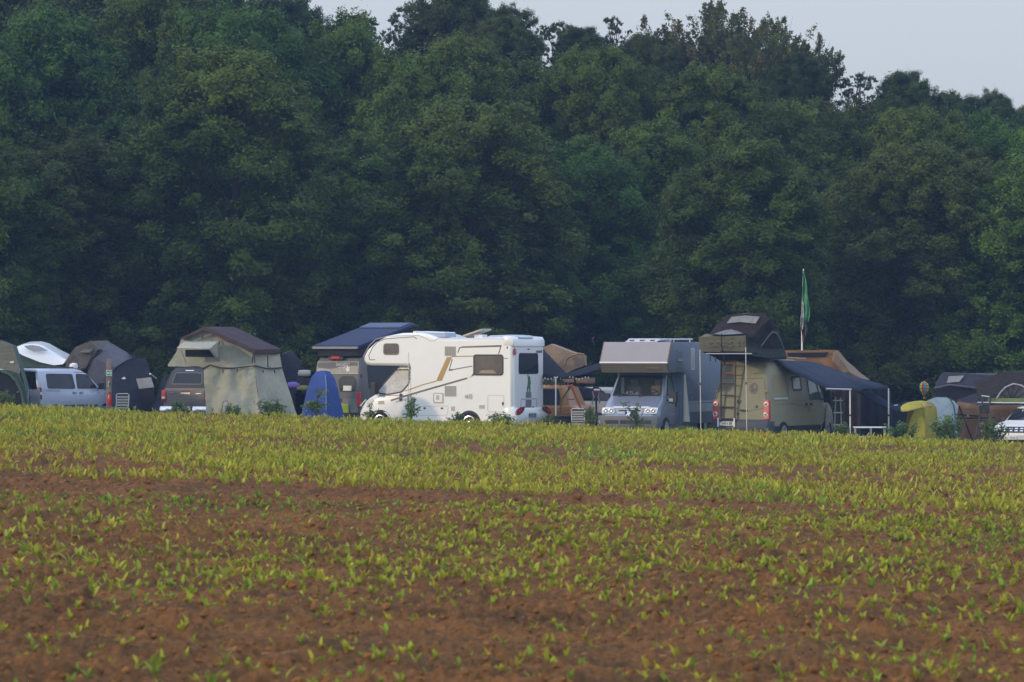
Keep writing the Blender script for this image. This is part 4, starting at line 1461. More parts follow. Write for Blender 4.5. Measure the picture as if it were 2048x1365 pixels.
# ladder on the doors
lx = lambda z: np.interp(z, [.8, 2.4, 2.95], [-.10, -.06, -.02])
mb = MB()
for y_ in (.66, .16): mb.tube([(lx(z_), y_, z_) for z_ in (.72, 1.6, 2.4, 3.0)], .032, 6)
ld = thing('ladder', 'dark metal ladder with orange rungs leaning on the rear doors of the olive van', 'ladder', cr.location, a_)
mb.build('side_rails', mat('ladder_dark', (.06, .045, .04), rough=.5), ld)
mo_ = mat('ladder_orange', (.42, .13, .05), rough=.5)
for k, z_ in enumerate((.82, 1.2, 1.58, 1.95, 2.3, 2.62, 2.9)):
    MB().tube([(lx(z_), .66, z_), (lx(z_), .16, z_)], .022, 6).build('rung', mo_ if k in (4, 5) else MATS['ladder_dark'], ld)
# right side
mb = v.stroke(v.right, [(1.55, .9), (1.55, 2.35), (3.15, 2.35)], .014)
for p in ([(3.15, 2.38), (3.15, .6)], [(.6, 1.26), (1.8, 1.30), (3.3, 1.14)], [(3.2, .55), (4.3, .55), (4.45, 1.38)], [(3.2, 2.15), (3.7, 2.2)]):
    q = v.stroke(v.right, p, .012); mb.add(q.v, q.f)
mb.build('side_seam', mat('olive_seam2', (.10, .092, .05), rough=.8), cr, smooth=False)
v.put('side_panel', v.right, rect(.45, 1.55, 1.45, 2.22, r=.08), mat('olive_panel', (.27, .24, .135), rough=.4, var=.05), .006, .012)
v.put('side_panel', v.right, rect(1.65, 1.42, 3.05, 2.25, r=.08), MATS['olive_panel'], .006, .012)
v.put('sliding_rail', v.right, rect(.45, 1.44, 1.50, 1.50), ALU, .03, .03)
v.win('side_window', v.right, rect(2.05, 1.75, 2.65, 2.15), GLASSP, .05, .05)
v.win('door_window', v.right, [(3.25, 1.42), (4.05, 1.42), (3.72, 2.22), (3.25, 2.24)], GLASST, .05, .02)
v.win('quarter_window', v.right, [(4.12, 1.42), (4.40, 1.42), (3.90, 2.12)], GLASST, .03, .02)
v.put('windscreen', v.front, [(-.80, 1.48), (.80, 1.48), (.72, 2.25), (-.72, 2.25)], GLASS, .012, .02)
for x_ in (2.95, 3.3): v.put('door_handle', v.right, rect(x_ - .06, 1.22, x_ + .06, 1.30, r=.02), INK, .03, .03)
v.put('fuel_flap', v.right, rect(3.05, 1.0, 3.25, 1.22, r=.03), mat('olive_dark', (.2, .18, .1)), .008, .012)
v.put('sill_trim', v.right, rect(.2, .42, 4.1, .58), BLACKP, .012, .02)
mirror(cr, 4.25, -.95, 1.5, s=(.16, .24, .40), arm=.1)
for xx in (1.15, 4.55):
    arch(cr, v.right, xx, .36)
    for sg in (1, -1): wheel(cr, xx, sg * .92, .36, .22, 6, ALU)
tw = MB()
for k in range(5): tw.tube([(4.45, -1.05 - .02 * (k % 2), 1.25 - .0), (4.35 + .06 * k, -1.07 - .03 * (k % 2), .5 + .05 * k)], [.03, .055], 5)
lone('towel', 'pale grey towel hanging from the front door of the olive van', 'towel', tw, mat('grey_towel', (.36, .36, .38), rough=.95, var=.15)).location = cr.location
bpy.data.objects['towel'].rotation_euler = (0, 0, a_)


# ---------------------------------------------------------------- passenger cars: one builder
def make_car(name, label, cat, loc, rz, secs, pm, side, glass=(), wheels=(.9, 3.3), wr=.32, holes=(), lamps=True, group=None, gm=GLASS):
    root = thing(name, label, cat, loc, rz, group)
    MB().stack(secs, holes=holes).build('body', pm, root, ang=28)
    v = Veh(root, secs)
    fn = v.left if side > 0 else v.right
    for nm, poly in glass: v.win(nm, fn, poly, gm, .06, .02)
    for xx in wheels:
        arch(root, fn, xx, wr)
        for sg in (1, -1): wheel(root, xx, sg * (v.W(.5) - .1), wr, .2, 5, ALU)
    return root, v, fn


# light blue compact van, tailgate open
a_ = R(56)
gp = P(38, 846, 157)
secs = [(.22, .1, 4.25, .78, .15), (.40, .0, 4.38, .86, .28), (.70, .0, 4.40, .90, .32), (.90, .03, 4.28, .895, .38), (1.02, .04, 4.0, .885, .38), (1.12, .05, 3.50, .875, .25), (1.16, .05, 3.36, .87, .2), (1.66, .08, 2.72, .765, .2), (1.76, .12, 2.5, .72, .2), (1.81, .22, 2.3, .62, .2), (1.83, .5, 2.0, .45, .2)]
cd = mat('pale_blue_paint', (.45, .50, .62), rough=.35, metal=.15, var=.03, coat=.3)
root, v, fn = make_car('compact_van', 'light blue compact van with its tailgate raised, next to the green tent', 'van', gp, a_, secs, cd, -1,
                       [('rear_side_window', [(.48, 1.18), (1.90, 1.16), (1.85, 1.62), (.50, 1.64)]), ('door_window', [(2.05, 1.16), (3.05, 1.16), (3.02, 1.22), (2.62, 1.60), (2.08, 1.63)])],
                       wheels=(.92, 3.55), wr=.31, holes={(i, 1) for i in range(3, 8)})
tg = MB().prism([(.10, 1.78), (-1.05, 1.86), (-1.10, 1.80), (-1.0, 1.76), (.05, 1.72)], -.72, .72, .02).build('tailgate', cd, root, ang=50)
MB().prism([(-.1, 1.775), (-.85, 1.825), (-.86, 1.75), (-.1, 1.72)], -.6, .6, .01).build('tailgate_window', GLASS, tg, ang=50)
mb = MB().box((1.4, .25, 1.15), (.14, .5, .75)); mb.box((1.4, -.35, 1.12), (.14, .5, .7)); mb.box((1.45, .25, 1.6), (.1, .26, .2))
mb.build('seats', DKTRIM, root)
MB().box((.6, 0, .66), (1.1, 1.4, .06)).build('boot_floor', mat('beige_lining', (.33, .29, .22), rough=.9), root)
MB().box((1.6, 0, 1.45), (.03, 1.3, .5)).build('boot_lining', MATS['beige_lining'], root)
lp = MB().patch(lambda u, z, o: Vector((v._i(z, 1) - o, u, z)), [(-.72, .80), (-.90, .80), (-.89, 1.20), (-.76, 1.2)], .012, .04)
lp.patch(v.right, [(.0, .80), (.13, .80), (.12, 1.18), (.03, 1.2)], .012, .03)
tl = lp.build('tail_lamp', DRED, root, smooth=False)
MB().patch(v.right, rect(.01, .95, .12, 1.04), .02, .02).patch(v.rear, rect(-.88, .95, -.76, 1.04), .02, .02).build('lens', WLAMP, tl, smooth=False)
mb = v.stroke(v.right, [(1.98, .45), (1.98, 1.66)], .014)
for p in ([(3.15, .5), (3.12, 1.1), (2.62, 1.68), (2.0, 1.7)], [(.35, 1.08), (1.1, 1.07)]):
    q = v.stroke(v.right, p, .016); mb.add(q.v, q.f)
mb.build('panel_seam', GAP, root, smooth=False)
v.put('rub_strip', v.right, rect(1.35, .52, 3.1, .60), GREYP, .014, .02)
for x_ in (1.85, 2.22): v.put('door_handle', v.right, rect(x_ - .09, .98, x_ + .09, 1.03, r=.02), SILV2, .03, .03)
v.put('headlight', v.front, [(-.85, .72), (-.5, .74), (-.55, .92), (-.8, .95)], WLAMP, .01, .03)
v.put('indicator', v.right, rect(3.3, .92, 3.4, .98, r=.02), WLAMP, .01, .02)
mirror(root, 3.12, -.86, 1.22, BLACKP, s=(.12, .18, .22), arm=.08)
v.put('windscreen', v.front, [(-.72, 1.17), (.72, 1.17), (.64, 1.62), (-.64, 1.62)], GLASS, .01, .02)
v.put('rear_bumper', v.rear, rect(-.80, .32, .80, .58, r=.05), cd, .05, .08)
M_ = MB().tube([(1.0, -.55, 1.86), (2.6, -.5, 1.86)], .022, 5).tube([(1.0, .55, 1.86), (2.6, .5, 1.86)], .022, 5)
M_.build('roof_rail', BLACKP, root)
M = Matrix.Translation((2.35, -.45, 1.83))
mb = MB().lathe([(.13, 0), (.15, .05), (.13, .14), (.05, .18), (.01, .18)], 14, M)
o = lone('lantern', 'small round white lantern standing on the roof of the light blue van', 'lantern', mb, INKW)
o.location = root.location; o.rotation_euler = root.rotation_euler

# grey-brown pickup with hardtop, seen from behind
a_ = R(63)
gp = P(371, 848, 156)
secs = [(.30, .1, 5.1, .82, .12), (.45, .0, 5.25, .92, .2), (.62, .0, 5.28, .93, .25), (1.12, .03, 5.1, .93, .3), (1.20, .06, 4.6, .90, .25), (1.26, .10, 3.95, .86, .2), (1.72, .26, 3.2, .72, .2), (1.84, .45, 2.9, .62, .2)]
root, v, fn = make_car('pickup', 'grey-brown pickup with black hardtop, backed up under the sand-green roof tent', 'pickup', gp, a_, secs[:5] + secs[5:], PICK, -1, [], wheels=(1.1, 4.2), wr=.37)
pk = root
MB().stack([(1.22, .05, 2.0, .895, .2), (1.30, .08, 2.0, .88, .2), (1.74, .24, 1.95, .75, .2), (1.88, .40, 1.9, .66, .2)]).build('hardtop', BLACKP, root, ang=28)
hv = Veh(root, [(1.22, .05, 2.0, .895, .2), (1.30, .08, 2.0, .88, .2), (1.74, .24, 1.95, .75, .2), (1.88, .40, 1.9, .66, .2)])
hv.win('rear_window', hv.rear, rpoly([(-.58, 1.34), (.58, 1.34), (.50, 1.70), (-.50, 1.70)], .06), GLASS, 0, .03, GREYP)
hv.put('brake_light', hv.rear, rect(-.16, 1.77, .16, 1.80), INKW, .02, .03)
v.put('tailgate', v.rear, rpoly([(-.72, .66), (.72, .66), (.72, 1.14), (-.72, 1.14)], .05), PICK, .02, .03)
v.put('tailgate_handle', v.rear, rect(-.19, .99, .19, 1.05, r=.02), CHROME, .04, .04)
v.put('tailgate_badge', v.rear, rect(-.14, 1.08, .14, 1.12, r=.015), DRED, .035, .03)
mb = MB().patch(v.rear, rect(.62, 1.02, .48, 1.045), .03, .02).patch(v.rear, rect(-.60, 1.0, -.40, 1.025), .03, .02)
mb.build('tailgate_lettering', CHROME, root, smooth=False)
for sg in (1, -1):
    tl = v.put('tail_lamp', v.rear, [(sg * .76, .74), (sg * .93, .74), (sg * .93, 1.12), (sg * .78, 1.14)], RED, .035, .06)
    v.put('lens', v.rear, rect(sg * .79, .84, sg * .92, .91), WLAMP, .042, .03, parent=tl)
    v.put('lower_lens', v.rear, rect(sg * .79, .75, sg * .92, .82), DRED, .042, .03, parent=tl)
mb = MB().prism([(-.14, .34), (-.10, .30), (.1, .3), (.1, .58), (-.10, .58), (-.14, .52)], .32, .95, .03)
mb.prism([(-.14, .34), (-.10, .30), (.1, .3), (.1, .58), (-.10, .58), (-.14, .52)], -.95, -.32, .03)
mb.build('rear_bumper', CHROME, root, ang=50)
MB().box((-.02, 0, .44), (.14, .66, .26)).build('bumper_step', BLACKP, root)
pl = MB().box((-.10, 0, .52), (.012, .5, .12)).build('number_plate', PLATE, root)
text('plate_lettering', pl, 'RO 52', .11, INK, rear_frame(-.108, 0, .52))

# grey camper van with raised roof
a_ = R(57)
gp = P(672, 857, 157)
secs = [(.3, .05, 5.7, .92, .15), (.5, .0, 5.8, 1.0, .25), (1.0, .02, 5.75, 1.02, .35), (1.3, .03, 5.3, 1.02, .3), (1.42, .04, 5.0, 1.01, .25), (2.2, .12, 4.3, .93, .2), (2.36, .2, 4.1, .86, .22), (2.44, .4, 3.9, .74, .25)]
SIDE_SHADE = mat('painted_side_shade', (.014, .017, .024), rough=.5, var=.2)  # matte near-black: the shade on the van's right side, painted in
root, v, fn = make_car('camper_van', 'grey camper van seen from behind with its blue roof tilted open', 'van', gp, a_, secs, GREYV, -1, [('side_window', rect(.5, 1.35, 4.0, 2.1))], wheels=(1.3, 4.9), wr=.34, gm=SIDE_SHADE)  # window enlarged along the side to carry that painted shade
cv_ = root
v.put('upper_band', v.rear, rect(-.86, 1.86, .86, 2.26, r=.03), mat('grey_band', (.20, .195, .18), rough=.4), .008, .012)
MB().patch(v.rear, rect(-.88, 1.84, .88, 1.868), .012, .012).build('band_edge', LGREY, root, smooth=False)
text('van_lettering', root, 'WESTFALIA', .115, INKW, rear_frame(v._i(1.95, 1) - .02, .58, 1.945), sx=.9)
text('club_lettering', root, 'DACHZELT', .15, INKW, rear_frame(v._i(2.15, 1) - .02, -.22, 2.15), sx=.75)
text('club_lettering', root, 'Nomaden', .085, INKW, rear_frame(v._i(2.03, 1) - .02, -.22, 2.04), sx=1.1)
text('club_lettering', root, 'on Tour', .07, INKW, rear_frame(v._i(1.95, 1) - .02, -.20, 1.935), sx=1.1)
MB().patch(v.rear, [(-.42 + .075 * math.cos(t_) * (1 + .3 * math.cos(5 * t_)), 2.0 + .085 * math.sin(t_) * (1 + .3 * math.cos(5 * t_))) for t_ in np.linspace(0, 2 * PI, 21)[:-1]], .01, .01).build('club_emblem', INKW, root, smooth=False)
bl = MB().box((.08, .05, 2.385), (.12, .34, .09)).build('brake_light', RED, root)
MB().box((.09, .05, 2.37), (.1, .6, .09)).build('lamp_housing', BLACKP, bl)
v.win('rear_window', v.rear, rpoly([(-.72, 1.26), (-.16, 1.26), (-.10, 1.62), (-.24, 1.74), (-.66, 1.74), (-.78, 1.60)], .04), GLASS, 0, .03)
v.put('painted_reflection', v.rear, rect(-.62, 1.27, -.28, 1.44), mat('pale_reflection', (.6, .6, .55), rough=.3), .014, .012)  # reflection in the rear window, painted as a pale patch
v.line('door_joint', v.rear, rect(-.005, .5, .03, 2.26), .012, GAP)
for sg in (1, -1): v.put('tail_lamp', v.rear, rect(sg * .86, .75, sg * 1.0, 1.22, r=.03), RED, .02, .05)
v.put('door_hinge', v.right, rect(.02, 1.72, .12, 1.82), BLACKP, .02, .03)
v.put('lower_trim', v.rear, rect(-.9, .55, .9, 1.0, r=.03), mat('grey_lower', (.15, .155, .155), rough=.5), .012, .02)
v.put('number_plate', v.rear, rect(-.26, .88, .26, 1.0), BLACKP, .02, .02)
MB().box((-.04, 0, .42), (.14, 1.9, .22)).build('rear_bumper', BLACKP, root)
rf = MB().prism([(-.05, 2.70), (-.02, 2.80), (3.2, 3.52), (3.6, 3.50), (3.6, 3.40), (3.2, 3.36), (.0, 2.66)], -.95, .95, .05).build('raised_roof', mat('blue_roof', (.013, .024, .075), rough=.6, var=.1, spec=.25), root, ang=40)
MB().prism([(2.6, 3.40), (2.62, 3.44), (3.2, 3.575), (3.5, 3.54), (3.5, 3.45)], -.85, .85, .02).build('roof_panel', mat('blue_roof_light', (.05, .08, .17), rough=.5), rf, ang=40)
MB().box((-.04, 0, 2.72), (.06, 1.86, .08)).build('roof_lip', mat('grey_lip', (.2, .22, .25), rough=.4), rf)
MB().prism([(.1, 2.44), (.1, 2.70), (3.3, 3.4), (3.5, 2.44)], -.82, .82, .0).build('canvas_bellows', cloth('dark_bellows', (.04, .042, .05)), root, smooth=False)
ys_ = MB().patch(v.rear, rpoly([(-.24, .45), (-.58, .42), (-.55, .82), (-.28, .84)], .04), .10, .05)
o = ys_.build('yellow_vest', mat('yellow_green_cloth', (.42, .50, .05), rough=.9, var=.15, bump=.5), None, smooth=False)
o.location = root.location; o.rotation_euler = root.rotation_euler
tag(o, 'yellow-green cloth bag hanging low on the rear of the grey camper van', 'bag')
o.name = 'cloth_bag'

# white off-road car cut by the right border
a_ = R(243)
SUVS = [(.30, .1, 4.2, .80, .15), (.48, .0, 4.3, .90, .25), (.75, .0, 4.32, .92, .3), (.98, .02, 4.22, .91, .3), (1.06, .03, 3.95, .90, .25), (1.14, .04, 3.3, .87, .2), (1.58, .2, 2.6, .70, .2), (1.66, .4, 2.3, .6, .2)]
fp = P(2026, 909, 148)
root, v, fn = make_car('suv', 'white off-road car with lettering on its windscreen, parked under the brown-walled tent', 'car', fp - heading(a_) * 4.3, a_, SUVS, W_CAR, 1, [('door_window', [(1.9, 1.16), (3.0, 1.16), (2.55, 1.52), (1.9, 1.54)])], wheels=(.85, 3.45), wr=.34)
su = root
su.scale = (.92, .92, .92)
wn_ = v.put('windscreen', v.front, rpoly([(-.76, 1.16), (.76, 1.16), (.66, 1.56), (-.66, 1.56)], .04), GLASS, .01, .02)
text('windscreen_lettering', wn_, 'DACHZELT', .13, INKW, frame((2.83, 0, 1.49), (0, 1, 0), (-.84, 0, .54)), sx=1.1)
v.put('grille', v.front, rpoly([(-.62, .74), (.62, .74), (.66, .95), (-.66, .95)], .04), DKTRIM, .02, .04)
mb = MB()
for k in range(5):
    for j in range(2): mb.patch(v.front, rpoly([(-.42 + k * .2 - .07, .79 + j * .08), (-.42 + k * .2 + .07, .79 + j * .08), (-.42 + k * .2 + .05, .83 + j * .08), (-.42 + k * .2 - .05, .83 + j * .08)], .01), .03, .02)
mb.build('grille_bars', CHROME, root, smooth=False)
for sg in (1, -1):
    hl = v.put('headlight', v.front, rpoly([(sg * .60, .76), (sg * .88, .76), (sg * .90, .96), (sg * .62, .94)], .04), WLAMP, .03, .06)
    M = Matrix.Translation((v._i(.86, 2) + .03, sg * .74, .86)) @ Matrix.Rotation(PI / 2, 4, 'Y')
    MB().lathe([(.07, 0), (.07, .02), (.05, .03), (.01, .015)], 14, M).build('reflector', CHROME, hl)
    mirror(root, 3.0, sg * .86, 1.2, BLACKP, s=(.10, .15, .13), arm=.04)
v.put('front_bumper', v.front, rpoly([(-.86, .36), (.86, .36), (.86, .66), (-.86, .66)], .06), W_CAR, .06, .1)
v.put('air_intake', v.front, rect(-.5, .36, .45, .50, r=.03), BLACKP, .075, .03)
pl = v.put('number_plate', v.front, rect(-.52, .50, .02, .62), PLATE, .075, .02)
text('plate_lettering', pl, 'DN · 1919', .10, mat('plate_red', (.3, .08, .07)), front_frame(v._i(.56, 2) + .08, -.25, .56))

# ochre car with open rear beside the motorhome, and a white estate behind it
secs = [(.3, .1, 4.5, .82, .15), (.5, .0, 4.6, .92, .25), (.8, .0, 4.6, .94, .3), (1.02, .02, 4.5, .94, .3), (1.08, .1, 3.9, .92, .25), (1.12, .3, 3.3, .90, .2), (1.70, .5, 2.9, .76, .2), (1.78, .7, 2.7, .66, .2)]
root, v, fn = make_car('offroad_car', 'ochre off-road car half hidden behind the rear of the white motorhome', 'car', P(1172, 878, 154), R(160), secs, ORANGE, 1, [('side_window', [(.55, 1.14), (1.5, 1.14), (1.5, 1.64), (.7, 1.64)]), ('door_window', [(1.65, 1.14), (3.0, 1.14), (2.75, 1.62), (1.65, 1.64)])], wheels=(.9, 3.7), wr=.38)
oc = root
secs = [(.22, .1, 4.5, .78, .15), (.4, .0, 4.6, .86, .3), (.7, .0, 4.62, .89, .35), (.92, .05, 4.45, .88, .35), (.98, .08, 3.9, .86, .25), (1.02, .1, 3.4, .84, .2), (1.40, .4, 2.5, .68, .2), (1.48, .7, 2.2, .56, .2)]
root, v, fn = make_car('estate_car', 'white estate car behind the bicycle, roof edge catching the light', 'car', P(1262, 862, 158.5), R(164), secs, mat('pale_estate_paint', (.33, .32, .33), rough=.4), 1, [('side_window', [(.5, 1.04), (1.5, 1.04), (1.5, 1.36), (.8, 1.36)]), ('door_window', [(1.6, 1.04), (2.9, 1.04), (2.4, 1.36), (1.6, 1.38)])], wheels=(.85, 3.5), wr=.31)
# dark car under the white shell roof tent
secs = [(.25, .1, 4.3, .80, .15), (.45, .0, 4.4, .88, .3), (.75, .0, 4.42, .9, .35), (1.0, .05, 4.1, .88, .3), (1.06, .1, 3.3, .85, .2), (1.58, .3, 2.6, .68, .2), (1.66, .6, 2.4, .56, .2)]
root, v, fn = make_car('parked_car', 'dark car under the white shell roof tent, almost hidden by the light blue van', 'car', P(58, 846, 163), R(20), secs, mat('dark_green_paint', (.03, .045, .04), rough=.3, coat=.3), -1, [('side_window', [(.6, 1.08), (2.6, 1.08), (2.3, 1.52), (.8, 1.52)])], wheels=(.85, 3.5), wr=.32)
wc_ = root
# ================================================================ TENTS
SAGE = cloth('sage_canvas', (.41, .405, .325))
SAGED = SAGE
BROWN = cloth('brown_fly', (.062, .045, .050), trans=0)
GREYC = cloth('grey_canvas', (.115, .115, .13))
TAUPEC = cloth('taupe_canvas', (.135, .122, .108))
SLATEC = cloth('slate_canvas', (.072, .075, .102))
CHAR = cloth('charcoal_canvas', (.030, .032, .044))
NAVYC = cloth('navy_canvas', (.026, .036, .062))
GREENC = cloth('green_canvas', (.085, .125, .10))
OLIVC = cloth('olive_canvas', (.20, .195, .155))
TAN = cloth('tan_canvas', (.35, .245, .17))
RUST = cloth('rust_canvas', (.30, .155, .075))
BRNC = cloth('brown_canvas', (.36, .205, .12))
BLUEC = cloth('blue_canvas', (.045, .085, .29))
YELC = cloth('yellow_canvas', (.42, .365, .065))
PALEB = cloth('pale_blue_canvas', (.66, .78, .82))
MESH = mat('dark_mesh', (.014, .014, .018), rough=.9, var=.25)
LPATCH = cloth('pale_grey_patch', (.40, .40, .41))
POLEM = mat('pole_metal', (.45, .45, .44), rough=.4, metal=.4)
WOODP = mat('grey_wood', (.20, .155, .125), rough=.9, var=.3, scale=4, bump=.5)


def lift(pts, d):      # list of (px,py[,dd]) -> points
    return [P(p[0], p[1], d + (p[2] if len(p) > 2 else 0)) for p in pts]


def toward(p, k):      # a point k metres nearer the camera along the depth axis
    return Vector((p.x, p.y - k, p.z))


def panel(name, parent, m, pts, d, sub=4, amp=.012, thick=.012):
    return sheet(name, parent, m, lift(pts, d), [tuple(range(len(pts)))], sub=sub, amp=amp, thick=thick) if len(pts) <= 4 else ngon(name, parent, m, lift(pts, d), thick)


def ngon(name, parent, m, pts, thick=.012):
    org = parent.location if parent is not None else Vector((0, 0, 0))
    n = len(pts)
    mb = MB().add([p - org for p in pts] + [p - org + Vector((.0, thick, 0)) for p in pts], [tuple(range(n)), tuple(range(2 * n - 1, n - 1, -1))] + [(j, (j + 1) % n, n + (j + 1) % n, n + j) for j in range(n)])
    return mb.build(name, m, parent, smooth=False)


# ---- green tent at the left border (attached to the back of the light blue van)
t = thing('tent', 'green tunnel tent with dark arched doorway and olive top, cut by the left border', 'tent', gpt(0, 151))
prof = [(-110, 850), (-98, 770), (-66, 712), (-22, 686), (0, 681), (25, 691), (38, 731), (50, 775), (58, 815), (62, 852)]
up = [p for p in prof if p[1] < 733]
fr, bk = lift(prof, 149), [P(p[0] + 8, p[1] * .97 + 22, 153.5) for p in prof]
n = len(prof)
sheet('outer_shell', t, GREENC, fr + bk, [(i, i + 1, n + i + 1, n + i) for i in range(n - 1)], sub=3, amp=.015)
fz_ = [P(-112, 852, 149)] + lift([(-98, 770), (-84, 742), (36, 742), (50, 775), (58, 815), (62, 852)], 149)
ngon('lower_front', t, GREENC, fz_, .02)
ngon('upper_front', t, OLIVC, lift([(-84, 742), (-66, 712), (-22, 686), (0, 681), (25, 691), (38, 731), (40, 748), (20, 742), (0, 738)], 148.97), .02)
arc = [(-84, 852), (-80, 800), (-62, 762), (-35, 745), (0, 742), (18, 748), (32, 762), (43, 785), (48, 812), (49, 852)]
dr = ngon('doorway', t, MESH, lift(arc, 148.93), .01)
wtube('door_arch', t, GREENC, lift(arc, 148.9), .05)
ngon('logo_patch', t, INKW, lift([(18.5, 724), (27, 722.5), (28, 726), (22, 727)], 148.94), .01)
s2 = thing('windbreak', 'grey-green mesh panel with a white pole beside the open light blue van', 'windbreak', gpt(68, 150.5))
panel('fabric', s2, cloth('mesh_grey', (.20, .22, .235)), [(57, 848), (82, 850), (80, 780), (57, 779)], 150.5)
wtube('pole', s2, POLEM, [P(56, 850, 150.4), P(57, 779, 150.4)], .018)

# ---- white shell roof tent on the dark car
t = thing('roof_tent', 'white hard-shell roof tent propped open like a wedge, over a dark green canvas', 'roof tent', P(80, 745, 163))
lo = [(28, 701), (45, 711), (80, 725), (108, 731), (126, 729), (133, 719)]
hi = [(30, 695), (46, 690), (68, 689), (84, 693), (105, 705), (133, 719)]
A_ = lift(lo, 161.6); B_ = lift(hi, 161.9); C_ = [P(p[0] + 14, p[1] - 6, 163.4) for p in hi]; D_ = [P(p[0] + 14, p[1] - 3, 163.6) for p in lo]
n = 6
sheet('shell', t, W_CAR, A_ + B_ + C_ + D_, [(i, i + 1, n + i + 1, n + i) for i in range(5)] + [(n + i, n + i + 1, 2 * n + i + 1, 2 * n + i) for i in range(5)] + [(2 * n + i, 2 * n + i + 1, 3 * n + i + 1, 3 * n + i) for i in range(5)], sub=3, amp=.0, ang=70)
ngon('shell_panel', t, mat('grey_shell_panel', (.34, .37, .40), rough=.5), [toward(P(*p, 161.7), .06) for p in ((48, 692), (66, 690.5), (80, 693), (97, 702), (68, 704), (56, 699))], .02)
sheet('canvas_walls', t, GREENC, lift([(30, 702), (50, 713), (82, 727), (126, 732), (128, 742), (105, 745), (45, 741)], 161.75) + [P(p[0] + 12, p[1], 163.3) for p in ((30, 702), (50, 713), (82, 727), (126, 732), (128, 742), (105, 745), (45, 741))],
      [(0, 1, 5, 6), (1, 2, 5), (2, 3, 4, 5), (7, 13, 12, 8), (8, 12, 9), (9, 12, 11, 10), (0, 6, 13, 7), (3, 10, 11, 4), (6, 5, 12, 13), (5, 4, 11, 12)], sub=2, amp=.01)
ngon('mattress_base', t, BLACKP, lift([(40, 741), (130, 744), (130, 749), (40, 747)], 161.7), 1.7)

# ---- grey roof tent with annex
t = thing('roof_tent', 'grey roof tent with a tall dark annex reaching the ground, behind the light blue van', 'roof tent', gpt(230, 163.0))
# left: the tent box, taupe face
V_ = lift([(128, 742), (136, 716), (150, 694), (181, 682), (196, 700), (172, 738)], 161.5) + lift([(150, 742), (160, 712), (170, 690), (213, 682), (228, 694), (200, 740)], 164.0)
sheet('tent_front', t, TAUPEC, V_, [(0, 1, 2, 3, 4, 5), (1, 7, 8, 2), (0, 6, 7, 1), (2, 8, 9, 3), (3, 9, 10, 4), (6, 11, 10, 9, 8, 7)], sub=4, amp=.03)
ngon('window_flap', t, cloth('taupe_dark', (.14, .125, .115)), [toward(P(*p, 161.5), .05) for p in ((146, 708), (158, 704), (180, 704), (184, 712), (172, 735), (162, 738), (155, 720))], .02)
panel('flap_awning', t, TAUPEC, [(158, 706, .0), (180, 706, .0), (188, 698, .2), (166, 699, .2)], 161.3)
V_ = [P(170, 850, 161.4), P(176, 744, 161.4), P(186, 716, 161.4), P(200, 702, 161.4), P(213, 700, 161.4), P(229, 735, 159.4), P(231, 850, 159.4),
      P(214, 683, 164.0), P(240, 698, 164.0), P(275, 714, 162.2)]
sheet('annex_side', t, SLATEC, V_, [(0, 1, 2, 5, 6), (2, 3, 4, 5)], sub=5, amp=.035)
sheet('annex_roof', t, GREYC, V_, [(4, 7, 8), (4, 8, 9, 5), (3, 7, 4)], sub=5, amp=.03)
F_ = [P(225, 852, 159.3), P(224, 770, 159.3), P(226, 742, 159.3), P(236, 733, 159.4), P(254, 722, 159.6), P(275, 715, 159.9), P(292, 718, 160.2), P(298, 735, 160.4), P(302, 756, 160.5), P(312, 800, 160.7), P(318, 852, 160.8)]
sheet('annex_front', t, SLATEC, F_, [(0, 1, 8, 9, 10), (1, 2, 3, 7, 8), (3, 4, 5, 6, 7)], sub=5, amp=.025)
sheet('annex_back', t, SLATEC, [F_[7], F_[10], P(312, 852, 164.0), P(262, 712, 164.0), F_[5], P(250, 700, 164.0)], [(0, 1, 2, 3), (0, 3, 5, 4)], sub=3, amp=.02)
ngon('pale_flap', t, LPATCH, lift([(272, 758), (302, 755), (308, 775), (278, 778)], 159.2), .03)
ngon('dark_opening', t, MESH, lift([(277, 780), (307, 777), (316, 852), (290, 852)], 159.1), .02)
ngon('logo_patch', t, INKW, lift([(243, 757), (249, 754), (252, 758), (246, 759)], 159.2), .01)
wtube('arch_seam', t, CHAR, lift([(225, 745), (236, 733), (254, 722), (275, 715)], 159.3), .035)
wtube('seam', t, CHAR, lift([(172, 736), (186, 716), (205, 700)], 161.3), .03)
# the car that carries it
o_, v_, f_ = make_car('parked_car', 'dark car carrying the grey roof tent with annex, hidden behind it', 'car', P(205, 846, 169), R(180), secs, MATS['dark_green_paint'], -1, [], wheels=(.85, 3.5), wr=.32)

# ---- small dark tent right of it
t = thing('tent', 'low black tent between the grey annex and the pickup', 'tent', gpt(318, 160))
sheet('shell', t, CHAR, [P(296, 852, 158), P(318, 770, 159), P(330, 748, 160), P(352, 852, 158), P(330, 852, 163), P(345, 748, 162)], [(0, 1, 2, 3), (2, 5, 4, 3), (0, 4, 5, 1), (1, 5, 2)], sub=3, amp=.03)
wtube('pole', t, ALU, [P(300, 748, 158), P(313, 758, 158.5)], .03)

# ---- sand-green roof tent over the pickup
t = thing('roof_tent', 'sand-green roof tent with brown fly and long annex, over the pickup', 'roof tent', gpt(480, 153))
